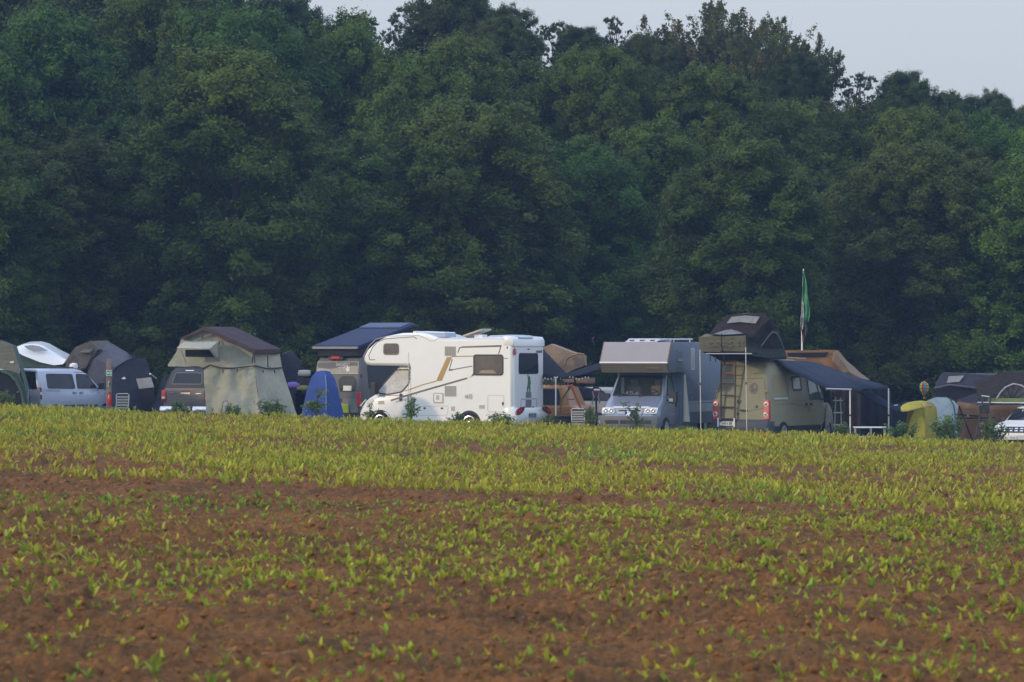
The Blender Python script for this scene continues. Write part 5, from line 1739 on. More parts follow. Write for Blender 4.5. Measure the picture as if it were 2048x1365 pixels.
# d of the left-facing wall ~152.2, of the near corner ~152.0, far ends at +1.7
wl_ = lift([(336, 731, .6), (336.5, 734, .6), (352, 706, .5), (365, 676, .4), (409, 656, .25), (440, 680, .15), (505, 703, 0), (509, 731, 0), (460, 735, .1), (410, 737, .25), (395, 733, .3)], 151.6)
sheet('tent_wall', t, SAGE, wl_, [(0, 1, 10, 2), (2, 10, 9, 3), (3, 9, 5, 4), (9, 8, 5), (5, 8, 7, 6)], sub=5, amp=.03)
rw_ = lift([(505, 703, 0), (509, 731, 0), (564, 737, 1.6), (559, 704, 1.6)], 151.6)
sheet('end_wall', t, SAGE, rw_, [(0, 1, 2, 3)], sub=5, amp=.02)
fl_ = lift([(360, 680, .3), (409, 654, .1), (510, 700, -.15), (562, 697.5, 1.7), (467, 655, 2.0), (418, 662, 2.2), (362, 676, .4), (505, 708, -.1), (561, 710, 1.75)], 151.5)
sheet('fly', t, BROWN, fl_, [(0, 1, 4, 5), (1, 2, 3, 4)], sub=5, amp=.035)
br = cloth('fly_edge', (.082, .056, .056), trans=0)
sheet('fly_valance', t, br, lift([(358, 678, .25), (409, 653, .05), (510, 699, -.2), (561, 697, 1.65), (361, 681, .25), (409, 661, .05), (508, 708, -.2), (560, 709, 1.65)], 151.45), [(0, 1, 5, 4), (1, 2, 6, 5), (2, 3, 7, 6)], sub=4, amp=.01, thick=.02)
sheet('back_wall', t, SAGE, lift([(350, 731, 2.3), (372, 676, 2.2), (418, 662, 2.1), (467, 655, 2.0), (559, 704, 1.6), (564, 737, 1.6)], 151.6), [(0, 1, 2), (0, 2, 3, 5), (3, 4, 5)], sub=2, amp=.01)
ngon('tent_floor', t, BLACKP, lift([(338, 734, .6), (409, 738, .25), (509, 732, 0), (564, 737, 1.6), (352, 736, 2.3)], 151.6), .03)
aw = sheet('window_awning', t, SAGE, lift([(369, 683, .2), (437, 682, .0), (418, 699, -.75), (353, 697, -.55), (438, 724, .05)], 151.4), [(0, 1, 2, 3), (1, 4, 2)], sub=4, amp=.012, thick=.012)
wnd = ngon('window', t, MESH, [toward(q, .08) for q in lift([(371, 700), (432, 700), (432, 715), (371, 714)], 151.6)], .01)
for p, q in (((361, 698), (372, 726)), ((420, 700), (435, 722))):
    wtube('awning_strut', t, POLEM, [P(*p, 150.9), P(*q, 151.45)], .012)
mb_ = [((405, 667), (405, 678), .03), ((367, 677), (369, 681), .015), ((385, 679), (383, 682), .015), ((424, 681), (423, 684), .015), ((440, 684), (436, 692), .02)]
for p, q, r_ in mb_: wtube('strap', t, mat('strap_dark', (.05, .045, .04), rough=.9), [P(*p, 151.45), P(*q, 151.4)], r_)
ax_ = lift([(408, 735, .3), (460, 736, .1), (509, 731, 0), (523, 856, -.1), (470, 856, .0), (412, 856, .2), (415, 790, .25), (516, 790, -.05)], 151.3)
sheet('annex_wall', t, SAGE, ax_, [(0, 1, 4, 5), (1, 2, 3, 4)], sub=11, amp=.05, freq=1.6, fold=.16, fx=2.4)
sheet('annex_end', t, SAGE, lift([(509, 731, 0), (564, 737, 1.6), (601, 856, 2.0), (523, 856, -.1)], 151.3), [(0, 1, 2, 3)], sub=9, amp=.05, fold=.12, fx=3)
wtube('annex_seam', t, MATS['strap_dark'], lift([(405, 738, .3), (420, 731, .25), (440, 736, .2), (465, 737, .1), (509, 732, 0), (535, 738, .7), (564, 736, 1.6)], 151.2), .028)
for p, q in (((446, 739), (446, 747)), ((475, 738), (474, 745)), ((507, 708), (504, 726)), ((508, 708), (510, 726)), ((535, 709), (536, 735)), ((525, 740), (527, 746)), ((548, 740), (550, 747))):
    wtube('strap', t, MATS['strap_dark'], [P(*p, 151.1 + (p[0] - 446) * .006 * (p[0] > 509)), P(*q, 151.1 + (p[0] - 446) * .006 * (p[0] > 509))], .022)
ch = thing('camp_chair', 'thin-framed folding chair against the sand-green annex wall', 'chair', gpt(447, 148.6))
wtube('frame', ch, BLACKP, [P(p[0], p[1], 148.6) for p in ((438, 846), (447, 803), (456, 802), (457, 812), (450, 846))], .012)
panel('seat_cloth', ch, LPATCH, [(444, 828), (455, 828), (456, 806), (447, 806)], 148.6)

# ---- black tent behind
t = thing('tent', 'black tent standing behind the sand-green annex and the blue toilet tent', 'tent', gpt(590, 161))
sheet('shell', t, CHAR, [P(556, 850, 160), P(562, 712, 160), P(582, 700, 161), P(603, 725, 161), P(622, 850, 160), P(570, 705, 164), P(612, 850, 164), P(550, 850, 164)], [(0, 1, 2, 3, 4), (1, 5, 2), (2, 5, 6, 3), (3, 6, 4), (0, 7, 5, 1)], sub=3, amp=.04)
for i, (px, py, c, nm, lb) in enumerate(((588, 771, (.16, .11, .42), 'sleeping_bag', 'violet rolled sleeping bag by the black tent, just left of the blue toilet tent'), (606, 776, (.18, .22, .06), 'cloth_bundle', 'olive cloth bundle peeping out left of the blue toilet tent'), (609, 747, (.35, .36, .37), 'storage_box', 'pale grey box just above the blue toilet tent on its left'))):
    q = P(px, py, 158)
    b_base = G(q.x)
    tt = thing(nm, lb, nm.replace('_', ' '), q)
    M = Matrix.Rotation(PI / 2, 4, 'Y')
    MB().lathe([(.02, -.22), (.10, -.2), (.12, 0), (.10, .2), (.02, .22)], 10, M).build('bundle', mat('bundle%d' % i, c, rough=.9, bump=.6, var=.2), tt)
    MB().box((0, .1, (b_base - q.z) / 2 - .08), (.5, .35, (q.z - b_base) - .16)).build('stand', CHAR, tt)

# ---- blue toilet tent
t = thing('toilet_tent', 'narrow blue pop-up toilet tent beside the grey camper van', 'tent', gpt(645, 149))
L0 = [(596, 858, .5), (652, 862, -.45), (694, 858, .55), (640, 854, 1.4)]
L1 = [(613, 780, .35), (652.5, 772, -.28), (676, 780, .45), (645, 778, 1.1)]
L2 = [(622, 755, .3), (651, 750, -.1), (668, 756, .4), (645, 753, .9)]
L3 = [(632, 743, .3), (650, 741.5, .1), (660, 743.5, .4), (645, 742, .7)]
vv = lift(L0 + L1 + L2 + L3, 149)
sheet('shell', t, BLUEC, vv, [(k * 4 + i, k * 4 + (i + 1) % 4, k * 4 + 4 + (i + 1) % 4, k * 4 + 4 + i) for k in range(3) for i in range(4)] + [(12, 13, 14, 15)], sub=4, amp=.025, ang=30)
wtube('zip_seam', t, mat('pale_seam', (.2, .27, .5)), [toward(vv[1], .02), toward(vv[5], .03), toward(vv[9], .03)], .012)
sheet('skirt_panel', t, cloth('deep_blue', (.028, .06, .27)), [toward(q, .03) for q in lift([(606, 815, .45), (652, 820, -.4), (652, 862, -.45), (597, 858, .5)], 149)], [(0, 1, 2, 3)], sub=4, amp=.015)

# ---- dark awning and tan roof tent between motorhome and silver camper
t = thing('roof_tent', 'tan roof tent with sloping top seen between the two motorhomes', 'roof tent', P(1130, 740, 156))
V_ = lift([(1082, 697), (1100, 689), (1150, 707), (1168, 711), (1171, 731), (1133, 747), (1128, 730), (1134, 716), (1110, 722)], 154) + lift([(1086, 697), (1108, 689), (1160, 707), (1174, 712), (1174, 732)], 156.5)
sheet('shell', t, TAN, V_, [(0, 1, 2, 7, 8), (8, 7, 6, 5), (7, 2, 3, 4), (7, 4, 5, 6), (1, 10, 11, 2), (2, 11, 12, 3), (3, 12, 13, 4), (0, 9, 10, 1)], sub=4, amp=.03)
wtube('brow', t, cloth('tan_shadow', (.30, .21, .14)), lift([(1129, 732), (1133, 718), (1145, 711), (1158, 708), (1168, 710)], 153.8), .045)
wtube('support_leg', t, BLACKP, [P(1150, 745, 155), P(1150, 866, 155)], .04)
t = thing('awning', 'black awning between the motorhomes, its front corner on a white pole', 'awning', gpt(1140, 152))
sheet('roof', t, CHAR, lift([(1075, 690, 1.5), (1088, 701, .5), (1133, 748, -1), (1204, 725, 1.5), (1206, 738, 1.0), (1160, 752, -.6), (1130, 756, -1.2), (1088, 756, -.8), (1070, 753, .5)], 152), [(0, 1, 7, 8), (1, 2, 6, 7), (2, 3, 4, 5), (2, 5, 6)], sub=4, amp=.02, thick=.015)
sheet('fringe', t, CHAR, lift([(1070, 752, 0), (1132, 754, -1.2), (1200, 748, .9), (1200, 755, .9), (1132, 758, -1.2), (1070, 757, 0)], 152), [(0, 1, 4, 5), (1, 2, 3, 4)], sub=3, amp=.01, thick=.01)
wtube('pole', t, INKW, [P(1111.5, 854, 150.5), P(1111.5, 754, 150.5)], .022)
wtube('rear_pole', t, POLEM, [P(1136, 812, 153), P(1136, 756, 153)], .016)
lg = MB()
org = t.location
for k in range(15):
    q = P(1090 + k * 6.2, 757 + 2.2 * math.sin(k * 1.3), 150.9) - org
    lg.lathe([(.005, -.03), (.022, 0), (.005, .03)], 6, Matrix.Translation(q))
lgo = lg.build('string_lights', INKW, None)
lgo.location = org; tag(lgo, 'string of small white bulbs hanging under the edge of the black awning', 'string lights')
bk_ = thing('windbreak_wall', 'salmon coloured cloth wall hanging under the black awning', 'cloth wall', gpt(1130, 156.5))
panel('cloth', bk_, cloth('salmon_cloth', (.36, .24, .19)), [(1086, 764), (1190, 768), (1190, 752), (1086, 750)], 157)
for i, (x0, x1) in enumerate(((1088, 1106), (1114, 1128))):
    hb = MB()
    rr_ = random.Random(i)
    base = P((x0 + x1) / 2, 765, 151.2)
    for k in range(60):
        q = P(rr_.uniform(x0, x1), rr_.uniform(757, 770), 151.2 + rr_.uniform(-.1, .1))
        a = rr_.uniform(0, 6)
        e = Vector((math.cos(a), .3, math.sin(a) - .4)) * .05
        f_ = Vector((-math.sin(a), .2, math.cos(a))) * .025
        hb.add([q - e, q + f_, q + e, q - f_], [(0, 1, 2, 3)])
    hb.tube([P((x0 + x1) / 2, 753, 151.2), P((x0 + x1) / 2, 764, 151.2)], .01, 4)
    lone('hanging_plant', ['leafy hanging plant left of the white pole under the black awning', 'leafy hanging plant right of the white pole under the black awning'][i], 'plant', hb, mat('plant_leaf', (.11, .12, .06), rough=.8, var=.5, scale=9), loc=base, smooth=False)
# orange A-frame (ladder) and dark tub, striped chair, bicycle
t = thing('step_ladder', 'orange folding A-frame ladder in front of the ochre car', 'ladder', gpt(1155, 152.5))
OR = mat('bright_orange', (.55, .13, .05), rough=.5)
wtube('leg', t, OR, [P(1142, 772, 152.5), P(1163, 820, 152.2), P(1166, 862, 152.0)], .035)
wtube('leg', t, mat('ochre_wood', (.40, .24, .08), rough=.7), [P(1142, 772, 152.6), P(1123, 800, 153.0), P(1117, 862, 153.2)], .035)
wtube('hinge', t, OR, [P(1137, 776, 152.6), P(1145, 771, 152.5)], .05)
for k in (.3, .6): wtube('rung', t, OR, [P(1142, 772, 152.5).lerp(P(1166, 862, 152.0), k), P(1142, 772, 152.6).lerp(P(1117, 862, 153.2), k)], .018)
t = thing('rear_tent', 'dark cloth flap hanging over the side of the estate car', 'cloth', P(1165, 790, 155))
sheet('cloth', t, CHAR, lift([(1144, 770, 0), (1188, 778, .6), (1183, 800, .4), (1160, 802, 0)], 155.4), [(0, 1, 2, 3)], sub=3, amp=.02, thick=.02)
t.name = 'cloth_flap'
t = thing('water_tub', 'black plastic tub on the ground by the white awning pole', 'tub', gpt(1128, 150.5))
MB().stack([(0, -.33, .33, .28, .08), (.55, -.36, .36, .32, .08), (.58, -.40, .40, .35, .08), (.62, -.40, .40, .35, .08)]).build('tub', BLACKP, t)
t.rotation_euler = (0, 0, .4)


def striped_chair(label, px, py, d, w_, h_, rz):
    base = P(px, py, d)
    t = thing('deck_chair', label, 'chair', base, rz, 'striped folding chairs')
    mb = MB().tube([(-w_ / 2, 0, -.1), (-w_ / 2, -.05, h_ * .5), (-w_ / 2 - .01, .03, h_ - .05), (-w_ / 2 + .03, .04, h_), (w_ / 2 - .03, .04, h_), (w_ / 2 + .01, .03, h_ - .05), (w_ / 2, -.05, h_ * .5), (w_ / 2, 0, -.1)], .014, 6)
    mb.build('frame', INKW, t)
    for k in range(7):
        z0 = .05 + k * (h_ - .1) / 7
        yb = np.interp(z0, [0, h_ * .5, h_], [0, -.05, .04])
        bw = (h_ - .1) / 7
        MB().box((0, yb - .02, z0 + bw * .35), (w_ - .01, .015, bw * .62)).build('light_band', mat('chair_pale', (.42, .41, .37), rough=.9), t)
    MB().box((0, .01, h_ / 2), (w_ - .03, .02, h_ - .08)).build('back_cloth', mat('chair_dark', (.06, .055, .05), rough=.9), t)
    mb = MB()
    for sg in (-1, 1): mb.tube([(sg * w_ / 2, -.05, h_ * .45), (sg * w_ / 2, -.45, h_ * .42)], .015, 5).tube([(sg * w_ / 2, -.4, h_ * .42), (sg * w_ / 2, .1, -.15)], .014, 5)
    mb.build('arm_frame', ALU, t)
    return t


striped_chair('striped folding chair in front of the grey annex, right of the wooden post', 245, 832, 151.5, .40, .72, 0)
striped_chair('striped folding chair standing in front of the orange A-frame ladder', 1156, 858, 150.2, .42, .65, 0)

# bicycle seen from behind on a rear carrier
t = thing('bicycle', 'dark bicycle with a red saddle pack, seen end-on next to the silver camper', 'bicycle', gpt(1192, 152))
W2 = lambda px, py, dd=0: P(px, py, 152 + dd)
org = t.location
for (dd, nm) in ((-.5, 'wheel'), (.55, 'wheel')):
    c0 = W2(1193, 846, dd)
    pts = [c0 - org + Vector((.03 * math.sin(a), .33 * math.cos(a), .33 * math.sin(a))) for a in np.linspace(0, 2 * PI, 25)]
    wh = MB().tube(pts, .028, 6, caps=False).build(nm, TYRE, t)
    sp_ = MB()
    for a in np.linspace(0, PI, 7)[:-1]: sp_.tube([c0 - org + Vector((0, .31 * math.cos(a), .31 * math.sin(a))), c0 - org - Vector((0, .31 * math.cos(a), .31 * math.sin(a)))], .004, 3)
    sp_.build('spokes', ALU, wh)
mb = MB()
for p, q in ((W2(1193, 846, -.5), W2(1192, 800, -.15)), (W2(1193, 846, .55), W2(1193, 795, .35)), (W2(1192, 800, -.15), W2(1193, 800, .35)), (W2(1192, 845, 0), W2(1192, 792, -.15)), (W2(1192, 845, 0), W2(1193, 800, .35)), (W2(1193, 846, -.5), W2(1192, 845, 0))):
    mb.tube([p - org, q - org], .024, 6)
mb.build('frame', BLACKP, t)
wtube('handlebar', t, BLACKP, [W2(1179, 786, .3), W2(1184, 778, .35), W2(1192, 776, .35), W2(1200, 778, .35), W2(1205, 786, .3)], .022)
wtube('crank', t, ALU, [W2(1188, 846), W2(1198, 846)], .03)
mb = MB().box(W2(1192, 776, -.2) - org, (.18, .28, .07)); mb.build('saddle', BLACKP, t)
mb = MB().box(W2(1191.5, 788, -.3) - org, (.18, .12, .16)); mb.build('saddle_pack', mat('deep_red', (.18, .03, .045), rough=.7), t)
mb = MB()
for sg in (-1, 1): mb.tube([W2(1192 + sg * 7, 783, -.4) - org, W2(1192 + sg * 4, 795, -.4) - org, W2(1192 + sg * 8, 808, -.4) - org], .03, 5)
mb.build('carrier_arm', mat('pale_arm', (.34, .28, .28), rough=.6), t)

# ---- post with signs and extinguisher
gp = gpt(218, 149)
t = thing('post', 'weathered wooden post at the field edge carrying the exit sign', 'post', gp)
zt = P(218, 718, 149).z - gp.z
MB().stack([(-.3, -.085, .085, .085, .04), (zt - .06, -.08, .08, .08, .04), (zt, -.05, .05, .05, .03)]).build('shaft', WOODP, t)
wtube('number_mark', t, INKW, [P(216.5, 774, 148.9), P(216.5, 766, 148.9), P(218.5, 764, 148.9)], .012)
wtube('number_mark', t, BLACKP, [P(220, 774, 148.9), P(220, 764, 148.9)], .010)
sg_ = thing('exit_sign', 'small green and white emergency exit sign fixed to the wooden post', 'sign', P(218, 746.5, 148.89))
SGN = mat('sign_green', (.03, .26, .15), rough=.5)
MB().box((0, 0, 0), (.19, .012, .18)).build('plate', INKW, sg_)
sf = lambda u, z, o: Vector((u, -.006 - o, z))
MB().patch(sf, rect(-.085, -.075, .085, .075), .003, .006).build('green_field', SGN, sg_, smooth=False)
MB().patch(sf, [(-.07, .03), (-.03, .03), (.0, .0), (-.03, -.03), (-.07, -.03), (-.04, 0)], .006, .006).patch(sf, [(.01, .035), (.07, .035), (.07, -.035), (.01, -.035), (.01, -.02), (.05, -.02), (.05, .02), (.01, .02)], .006, .006).build('pictogram', INKW, sg_, smooth=False)
ex = thing('fire_extinguisher', 'red fire extinguisher hanging at the foot of the wooden post', 'extinguisher', P(219.5, 811, 148.84))
MB().lathe([(.06, 0), (.075, .03), (.075, .30), (.05, .36), (.025, .37), (.025, .40)], 14).build('cylinder', RED, ex)
MB().box((0, -.02, .41), (.05, .12, .035)).build('valve', BLACKP, ex)
wtube('hose', ex, BLACKP, [P(219.5, 786, 148.8), P(223, 788, 148.78), P(223.5, 800, 148.76)], .012)

# ================================================================ right half
# ---- dark roof tent on the olive van
t = thing('roof_tent', 'dark brown roof tent with two pale patches, on the olive van', 'roof tent', P(1490, 712, 150.5))
KH = cloth('khaki_canvas', (.17, .15, .09))
DKF = cloth('dark_fly', (.058, .046, .050))
DGN = cloth('dark_green_canvas', (.050, .062, .056))
bx_ = lift([(1398, 673), (1492, 673), (1493, 703), (1402, 703)], 148.6) + lift([(1412, 668), (1500, 668), (1500, 702), (1415, 702)], 150.4)
sheet('mattress_cover', t, KH, bx_, [(0, 1, 2, 3), (0, 4, 5, 1), (0, 3, 7, 4), (3, 2, 6, 7), (1, 5, 6, 2)], sub=5, amp=.035)
wtube('cover_rope', t, mat('pale_rope', (.215, .195, .135), rough=.9), [P(1410 + 2.1 * k, 684 + 2.2 * math.sin(k * .9) + 1.2 * math.sin(k * 2.1), 148.5) for k in range(34)] + [P(1480 - 2.1 * k, 691 + 2.4 * math.sin(k * .7 + 1) + 1.0 * math.cos(k * 2.6), 148.5) for k in range(34)], .013)
rv = lift([(1418, 668), (1428, 655), (1452, 631), (1480, 626), (1529, 628), (1541, 638), (1500, 669), (1470, 671)], 148.9)
rb = lift([(1440, 668, 2), (1450, 655, 2), (1470, 633, 2.2), (1500, 629, 2.2), (1540, 633, 2.2)], 149.2)
sheet('fly', t, DKF, rv + rb, [(0, 1, 5, 6, 7), (1, 2, 5), (2, 3, 4, 5), (2, 10, 11, 3), (3, 11, 12, 4), (0, 8, 9, 1), (1, 9, 10, 2)], sub=5, amp=.04)
ngon('pale_patch', t, LPATCH, [toward(P(*p, 148.9), .06) for p in ((1453, 647), (1463, 634), (1490, 631.5), (1519.5, 634), (1511, 647.5), (1480, 644.5))], .02)
ngon('pale_patch', t, cloth('pale_blue_patch', (.34, .36, .43)), [toward(P(*p, 148.9), .08) for p in ((1427, 668), (1447, 661.5), (1462, 659), (1475, 663), (1486.5, 667.5), (1465, 669), (1440, 670))], .02)
ew = lift([(1500, 669, 0), (1541, 638, .1), (1553, 652, 1.0), (1562, 672, 1.5), (1574, 716, 2.0), (1540, 716.5, .9), (1506, 713, .1), (1493, 703, -.1)], 148.9)
sheet('end_wall', t, DGN, ew, [(0, 1, 2), (0, 2, 3, 5), (3, 4, 5), (0, 5, 6, 7)], sub=4, amp=.03)
sheet('fly_hood', t, DKF, lift([(1500, 668, -.05), (1541, 637, 0), (1535, 655, .3), (1515, 690, .2), (1494, 672, -.2), (1556, 655, 1.0), (1548, 662, .9)], 148.8), [(0, 1, 2, 3, 4), (1, 5, 6, 2)], sub=3, amp=.02, thick=.012)
ngon('window', t, MESH, [toward(q, .06) for q in lift([(1522, 693, .4), (1535, 675, .5), (1545, 665, .7), (1553, 668, .9), (1561, 682, 1.3), (1567, 697, 1.6), (1545, 697, 1.0)], 148.9)], .01)
wtube('window_edge', t, cloth('pale_green_edge', (.20, .22, .19)), [toward(q, .08) for q in lift([(1522, 693, .4), (1535, 675, .5), (1545, 664, .7), (1553, 667, .9), (1561, 682, 1.3), (1567, 697, 1.6)], 148.9)], .022)
sheet('back_wall', t, DGN, lift([(1574, 716, 2.0), (1562, 672, 1.5), (1540, 633, 2.4), (1470, 633, 2.6), (1440, 668, 2.4), (1440, 706, 2.4)], 148.9), [(0, 1, 2, 3, 4, 5)], sub=0, amp=0)
ngon('floor_board', t, BLACKP, lift([(1402, 704, -.2), (1493, 704, -.2), (1574, 717, 2.0), (1440, 709, 2.4)], 148.8), .05)
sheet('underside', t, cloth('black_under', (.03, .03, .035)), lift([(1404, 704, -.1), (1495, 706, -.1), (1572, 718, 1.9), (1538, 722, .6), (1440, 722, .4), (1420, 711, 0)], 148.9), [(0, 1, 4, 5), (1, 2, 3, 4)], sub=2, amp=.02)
wtube('base_rail', t, POLEM, [P(1412, 708, 148.4), P(1504, 708, 148.4)], .022)
for p, q in (((1420, 711), (1420.5, 723)), ((1431, 712), (1431, 725))): wtube('strap', t, BLACKP, [P(*p, 148.5), P(*q, 148.5)], .02)
wtube('strap', t, BLACKP, [P(1443, 668, 148.4), P(1443, 690, 148.4), P(1447, 712, 148.6), P(1450, 730, 149.5)], .022)
# poles in front
for i, (x0, y0, x1, y1, lb) in enumerate(((1402, 872, 1400, 700, 'thin white pole propping the left end of the dark roof tent'), (1494, 878, 1491.5, 695, 'thin white pole propping the dark roof tent in front of the olive van doors'))):
    t = thing('support_pole', lb, 'pole', gpt((x0), 148.2), 0, 'poles propping the dark roof tent')
    p0 = Vector((P(x0, y0, 148.2).x, 148.2, G(P(x0, y0, 148.2).x)))
    wtube('tube', t, POLEM, [p0, P(x1, y1, 148.2)], .017)
    q = p0.lerp(P(x1, y1, 148.2), .62)
    wtube('clamp', t, BLACKP, [q, q + Vector((0, 0, .08))], .028)

# ---- navy awning of the olive van
t = thing('awning', 'navy awning slanting down from the olive van to two white poles', 'awning', gpt(1690, 152))
sheet('roof', t, NAVYC, lift([(1541, 718, -1), (1584, 721, .2), (1628, 725, 1.6), (1700, 750, 1.2), (1778, 774, .9), (1776, 779, .8), (1740, 778, 0), (1700, 779, -1.2), (1652, 777, -1.3), (1585, 744, -1.2)], 151.6), [(0, 1, 9), (1, 2, 3, 8, 9), (3, 4, 5, 6, 7, 8)], sub=4, amp=.03, thick=.015)
wtube('front_bar', t, POLEM, [P(1652, 778, 150.2), P(1703, 779.5, 150.2)], .03)
for px, y1, d in ((1700, 778, 150.3), (1777, 777, 152.4)):
    p0 = gpt(px + .5, d)
    wtube('pole', t, INKW, [p0, P(px, y1, d)], .024)
    q = p0.lerp(P(px, y1, d), .55)
    wtube('pole_joint', t, BLACKP, [q, q + Vector((0, 0, .06))], .03)
t = thing('awning_wall', 'brown and dark blue curtain walls hanging under the navy awning', 'curtain', gpt(1720, 153.5))
cm_ = mat('brown_curtain', (.10, .068, .055), rough=.95, var=.3, bump=.8, bscale=6)
sheet('brown_curtain', t, cm_, [P(1668 + 7.5 * k, 779, 153.4 + .08 * (k % 2)) for k in range(8)] + [P(1672 + 7.2 * k, 885, 153.4 + .12 * (k % 2)) for k in range(8)], [(k, k + 1, 9 + k, 8 + k) for k in range(7)], sub=2, amp=.01, ang=80)
sheet('blue_curtain', t, CHAR, [P(1719 + 9 * k, 779 + [0, 0, 1, 0, 0, 0, 0, 2][k], 153.6 + .12 * (k % 2)) for k in range(8)] + [P(1722 + 10 * k, 895, 153.6 + .12 * (k % 2)) for k in range(8)], [(k, k + 1, 9 + k, 8 + k) for k in range(7)], sub=2, amp=.015, ang=80)
sheet('swag', t, cloth('blue_swag', (.055, .07, .13)), lift([(1712, 783), (1740, 782), (1790, 812), (1832, 806), (1840, 820), (1795, 824), (1760, 812)], 152.8), [(0, 1, 6), (1, 2, 5, 6), (2, 3, 4, 5)], sub=3, amp=.03, thick=.015)
ngon('doormat_patch', t, mat('teal_patch', (.03, .12, .14), rough=.9), lift([(1719, 852), (1732, 851), (1733, 858), (1720, 858)], 153), .02)
# white parked thing inside: storage shelf
t = thing('shelf', 'white camping shelf standing in the shade between the olive van and brown curtain', 'shelf', gpt(1676, 152.6))
mb = MB()
for k in range(4): mb.box((0, 0, .35 + k * .4), (.30, .3, .03))
mb.build('boards', INKW, t)
mb = MB()
for a in (-.14, .14):
    for b2_ in (-.14, .14): mb.tube([(a, b2_, 0), (a * .55, b2_, 1.65)], .014, 5)
mb.build('frame', mat('pale_blue_metal', (.42, .46, .52), rough=.4), t)
# table
t = thing('table', 'white folding camping table at the field edge under the navy awning', 'table', gpt(1740, 149.5))
zt = P(1740, 855, 149.5).z - t.location.z
MB().box((0, 0, zt), (1.05, .6, .035)).build('table_top', INKW, t)
for sx_ in (-.48, .02, .46):
    for sy2 in (-.25, .25): MB().tube([(sx_, sy2, 0), (sx_, sy2, zt)], .018, 5).build('leg', ALU, t)
MB().tube([(-.48, -.25, zt * .62), (-.02, -.25, zt * .62)], .014, 5).build('stretcher', ALU, t)

# ---- tan tent behind with orange roof window
t = thing('roof_tent', 'tan and rust roof tent with a dark roof window, below the flag', 'roof tent', P(1640, 735, 160))
fv = lift([(1560, 702), (1668, 700), (1682, 727), (1700, 745), (1730, 760), (1560, 760), (1664, 716), (1572, 717)], 158.5)
bv_ = lift([(1572, 702), (1676, 701), (1692, 720), (1722, 748), (1740, 760)], 161)
sheet('shell', t, RUST, fv + bv_, [(0, 1, 6, 7), (7, 6, 2, 3, 4, 5), (0, 8, 9, 1), (1, 2, 6)], sub=4, amp=.02)
sheet('tan_side', t, cloth('tan_dull', (.24, .17, .115)), [fv[1], fv[2], fv[3], fv[4], bv_[4], bv_[3], bv_[2], bv_[1]], [(0, 1, 6, 7), (1, 2, 5, 6), (2, 3, 4, 5)], sub=4, amp=.03)
ngon('roof_window', t, MESH, [toward(P(*p, 158.5), .06) for p in ((1574, 706), (1658, 705), (1650, 714), (1576, 714.5))], .02)
wtube('cross_bar', t, TAN, [P(1575, 716, 158.2), P(1612, 718, 158.2)], .035)
sheet('tan_flap', t, cloth('tan_dull', (.26, .20, .16)), [toward(q, .08) for q in lift([(1668, 702), (1686, 724), (1702, 748), (1690, 752), (1664, 724)], 158.5)], [(0, 1, 4), (1, 2, 3, 4)], sub=3, amp=.03, thick=.01)
wtube('leg', t, BLACKP, [P(1600, 740, 159.5), gpt(1600, 159.5)], .05)
wtube('leg', t, BLACKP, [P(1690, 750, 159.5), gpt(1690, 159.5)], .05)

# ---- flag
t = thing('flag', 'tall flagpole with a limp green and white flag above the tan roof tent', 'flag', gpt(1604, 159))
wtube('pole', t, INKW, [gpt(1604, 159), P(1604, 640, 159), P(1607, 538, 159)], [.035, .03, .02])
fg = mat('flag_green', (.10, .33, .15), rough=.8, var=.25, bump=.6, bscale=6)


def limp(name, m, rows, seed):
    r_ = random.Random(seed)
    vs, fs = [], []
    nc = 7
    for i, (py, x0, x1) in enumerate(rows):
        for j in range(nc):
            f_ = j / (nc - 1)
            vs.append(P(x0 + (x1 - x0) * f_ + r_.uniform(-.5, .5), py + r_.uniform(-1, 1), 158.95 - .10 * math.sin(f_ * 9 + i * .7) - .04 * f_))
    for i in range(len(rows) - 1):
        for j in range(nc - 1): fs.append((i * nc + j, i * nc + j + 1, (i + 1) * nc + j + 1, (i + 1) * nc + j))
    return sheet(name, t, m, vs, fs, sub=1, amp=.012, thick=.008, ang=85)


limp('green_cloth', fg, [(543, 1606, 1607.5), (555, 1606, 1611), (570, 1605.5, 1613.5), (585, 1605, 1614.5), (600, 1605, 1616.5), (615, 1605, 1618), (630, 1605, 1619), (645, 1607, 1616)], 1)
limp('white_edge', mat('flag_white', (.62, .64, .63), rough=.8, var=.3, scale=6), [(606, 1603.5, 1607), (620, 1603, 1607), (635, 1602, 1608), (650, 1601.5, 1608), (660, 1602, 1606)], 2)
limp('dark_cloth', mat('flag_dark', (.05, .055, .065), rough=.85, var=.5, scale=5), [(636, 1604, 1609), (648, 1602.5, 1611), (660, 1603, 1614), (671, 1604, 1612), (678, 1604, 1608)], 3)
limp('tan_cloth', mat('flag_tan', (.22, .14, .10), rough=.85, var=.4), [(668, 1604.5, 1607), (676, 1604.5, 1608), (683, 1605, 1607)], 4)

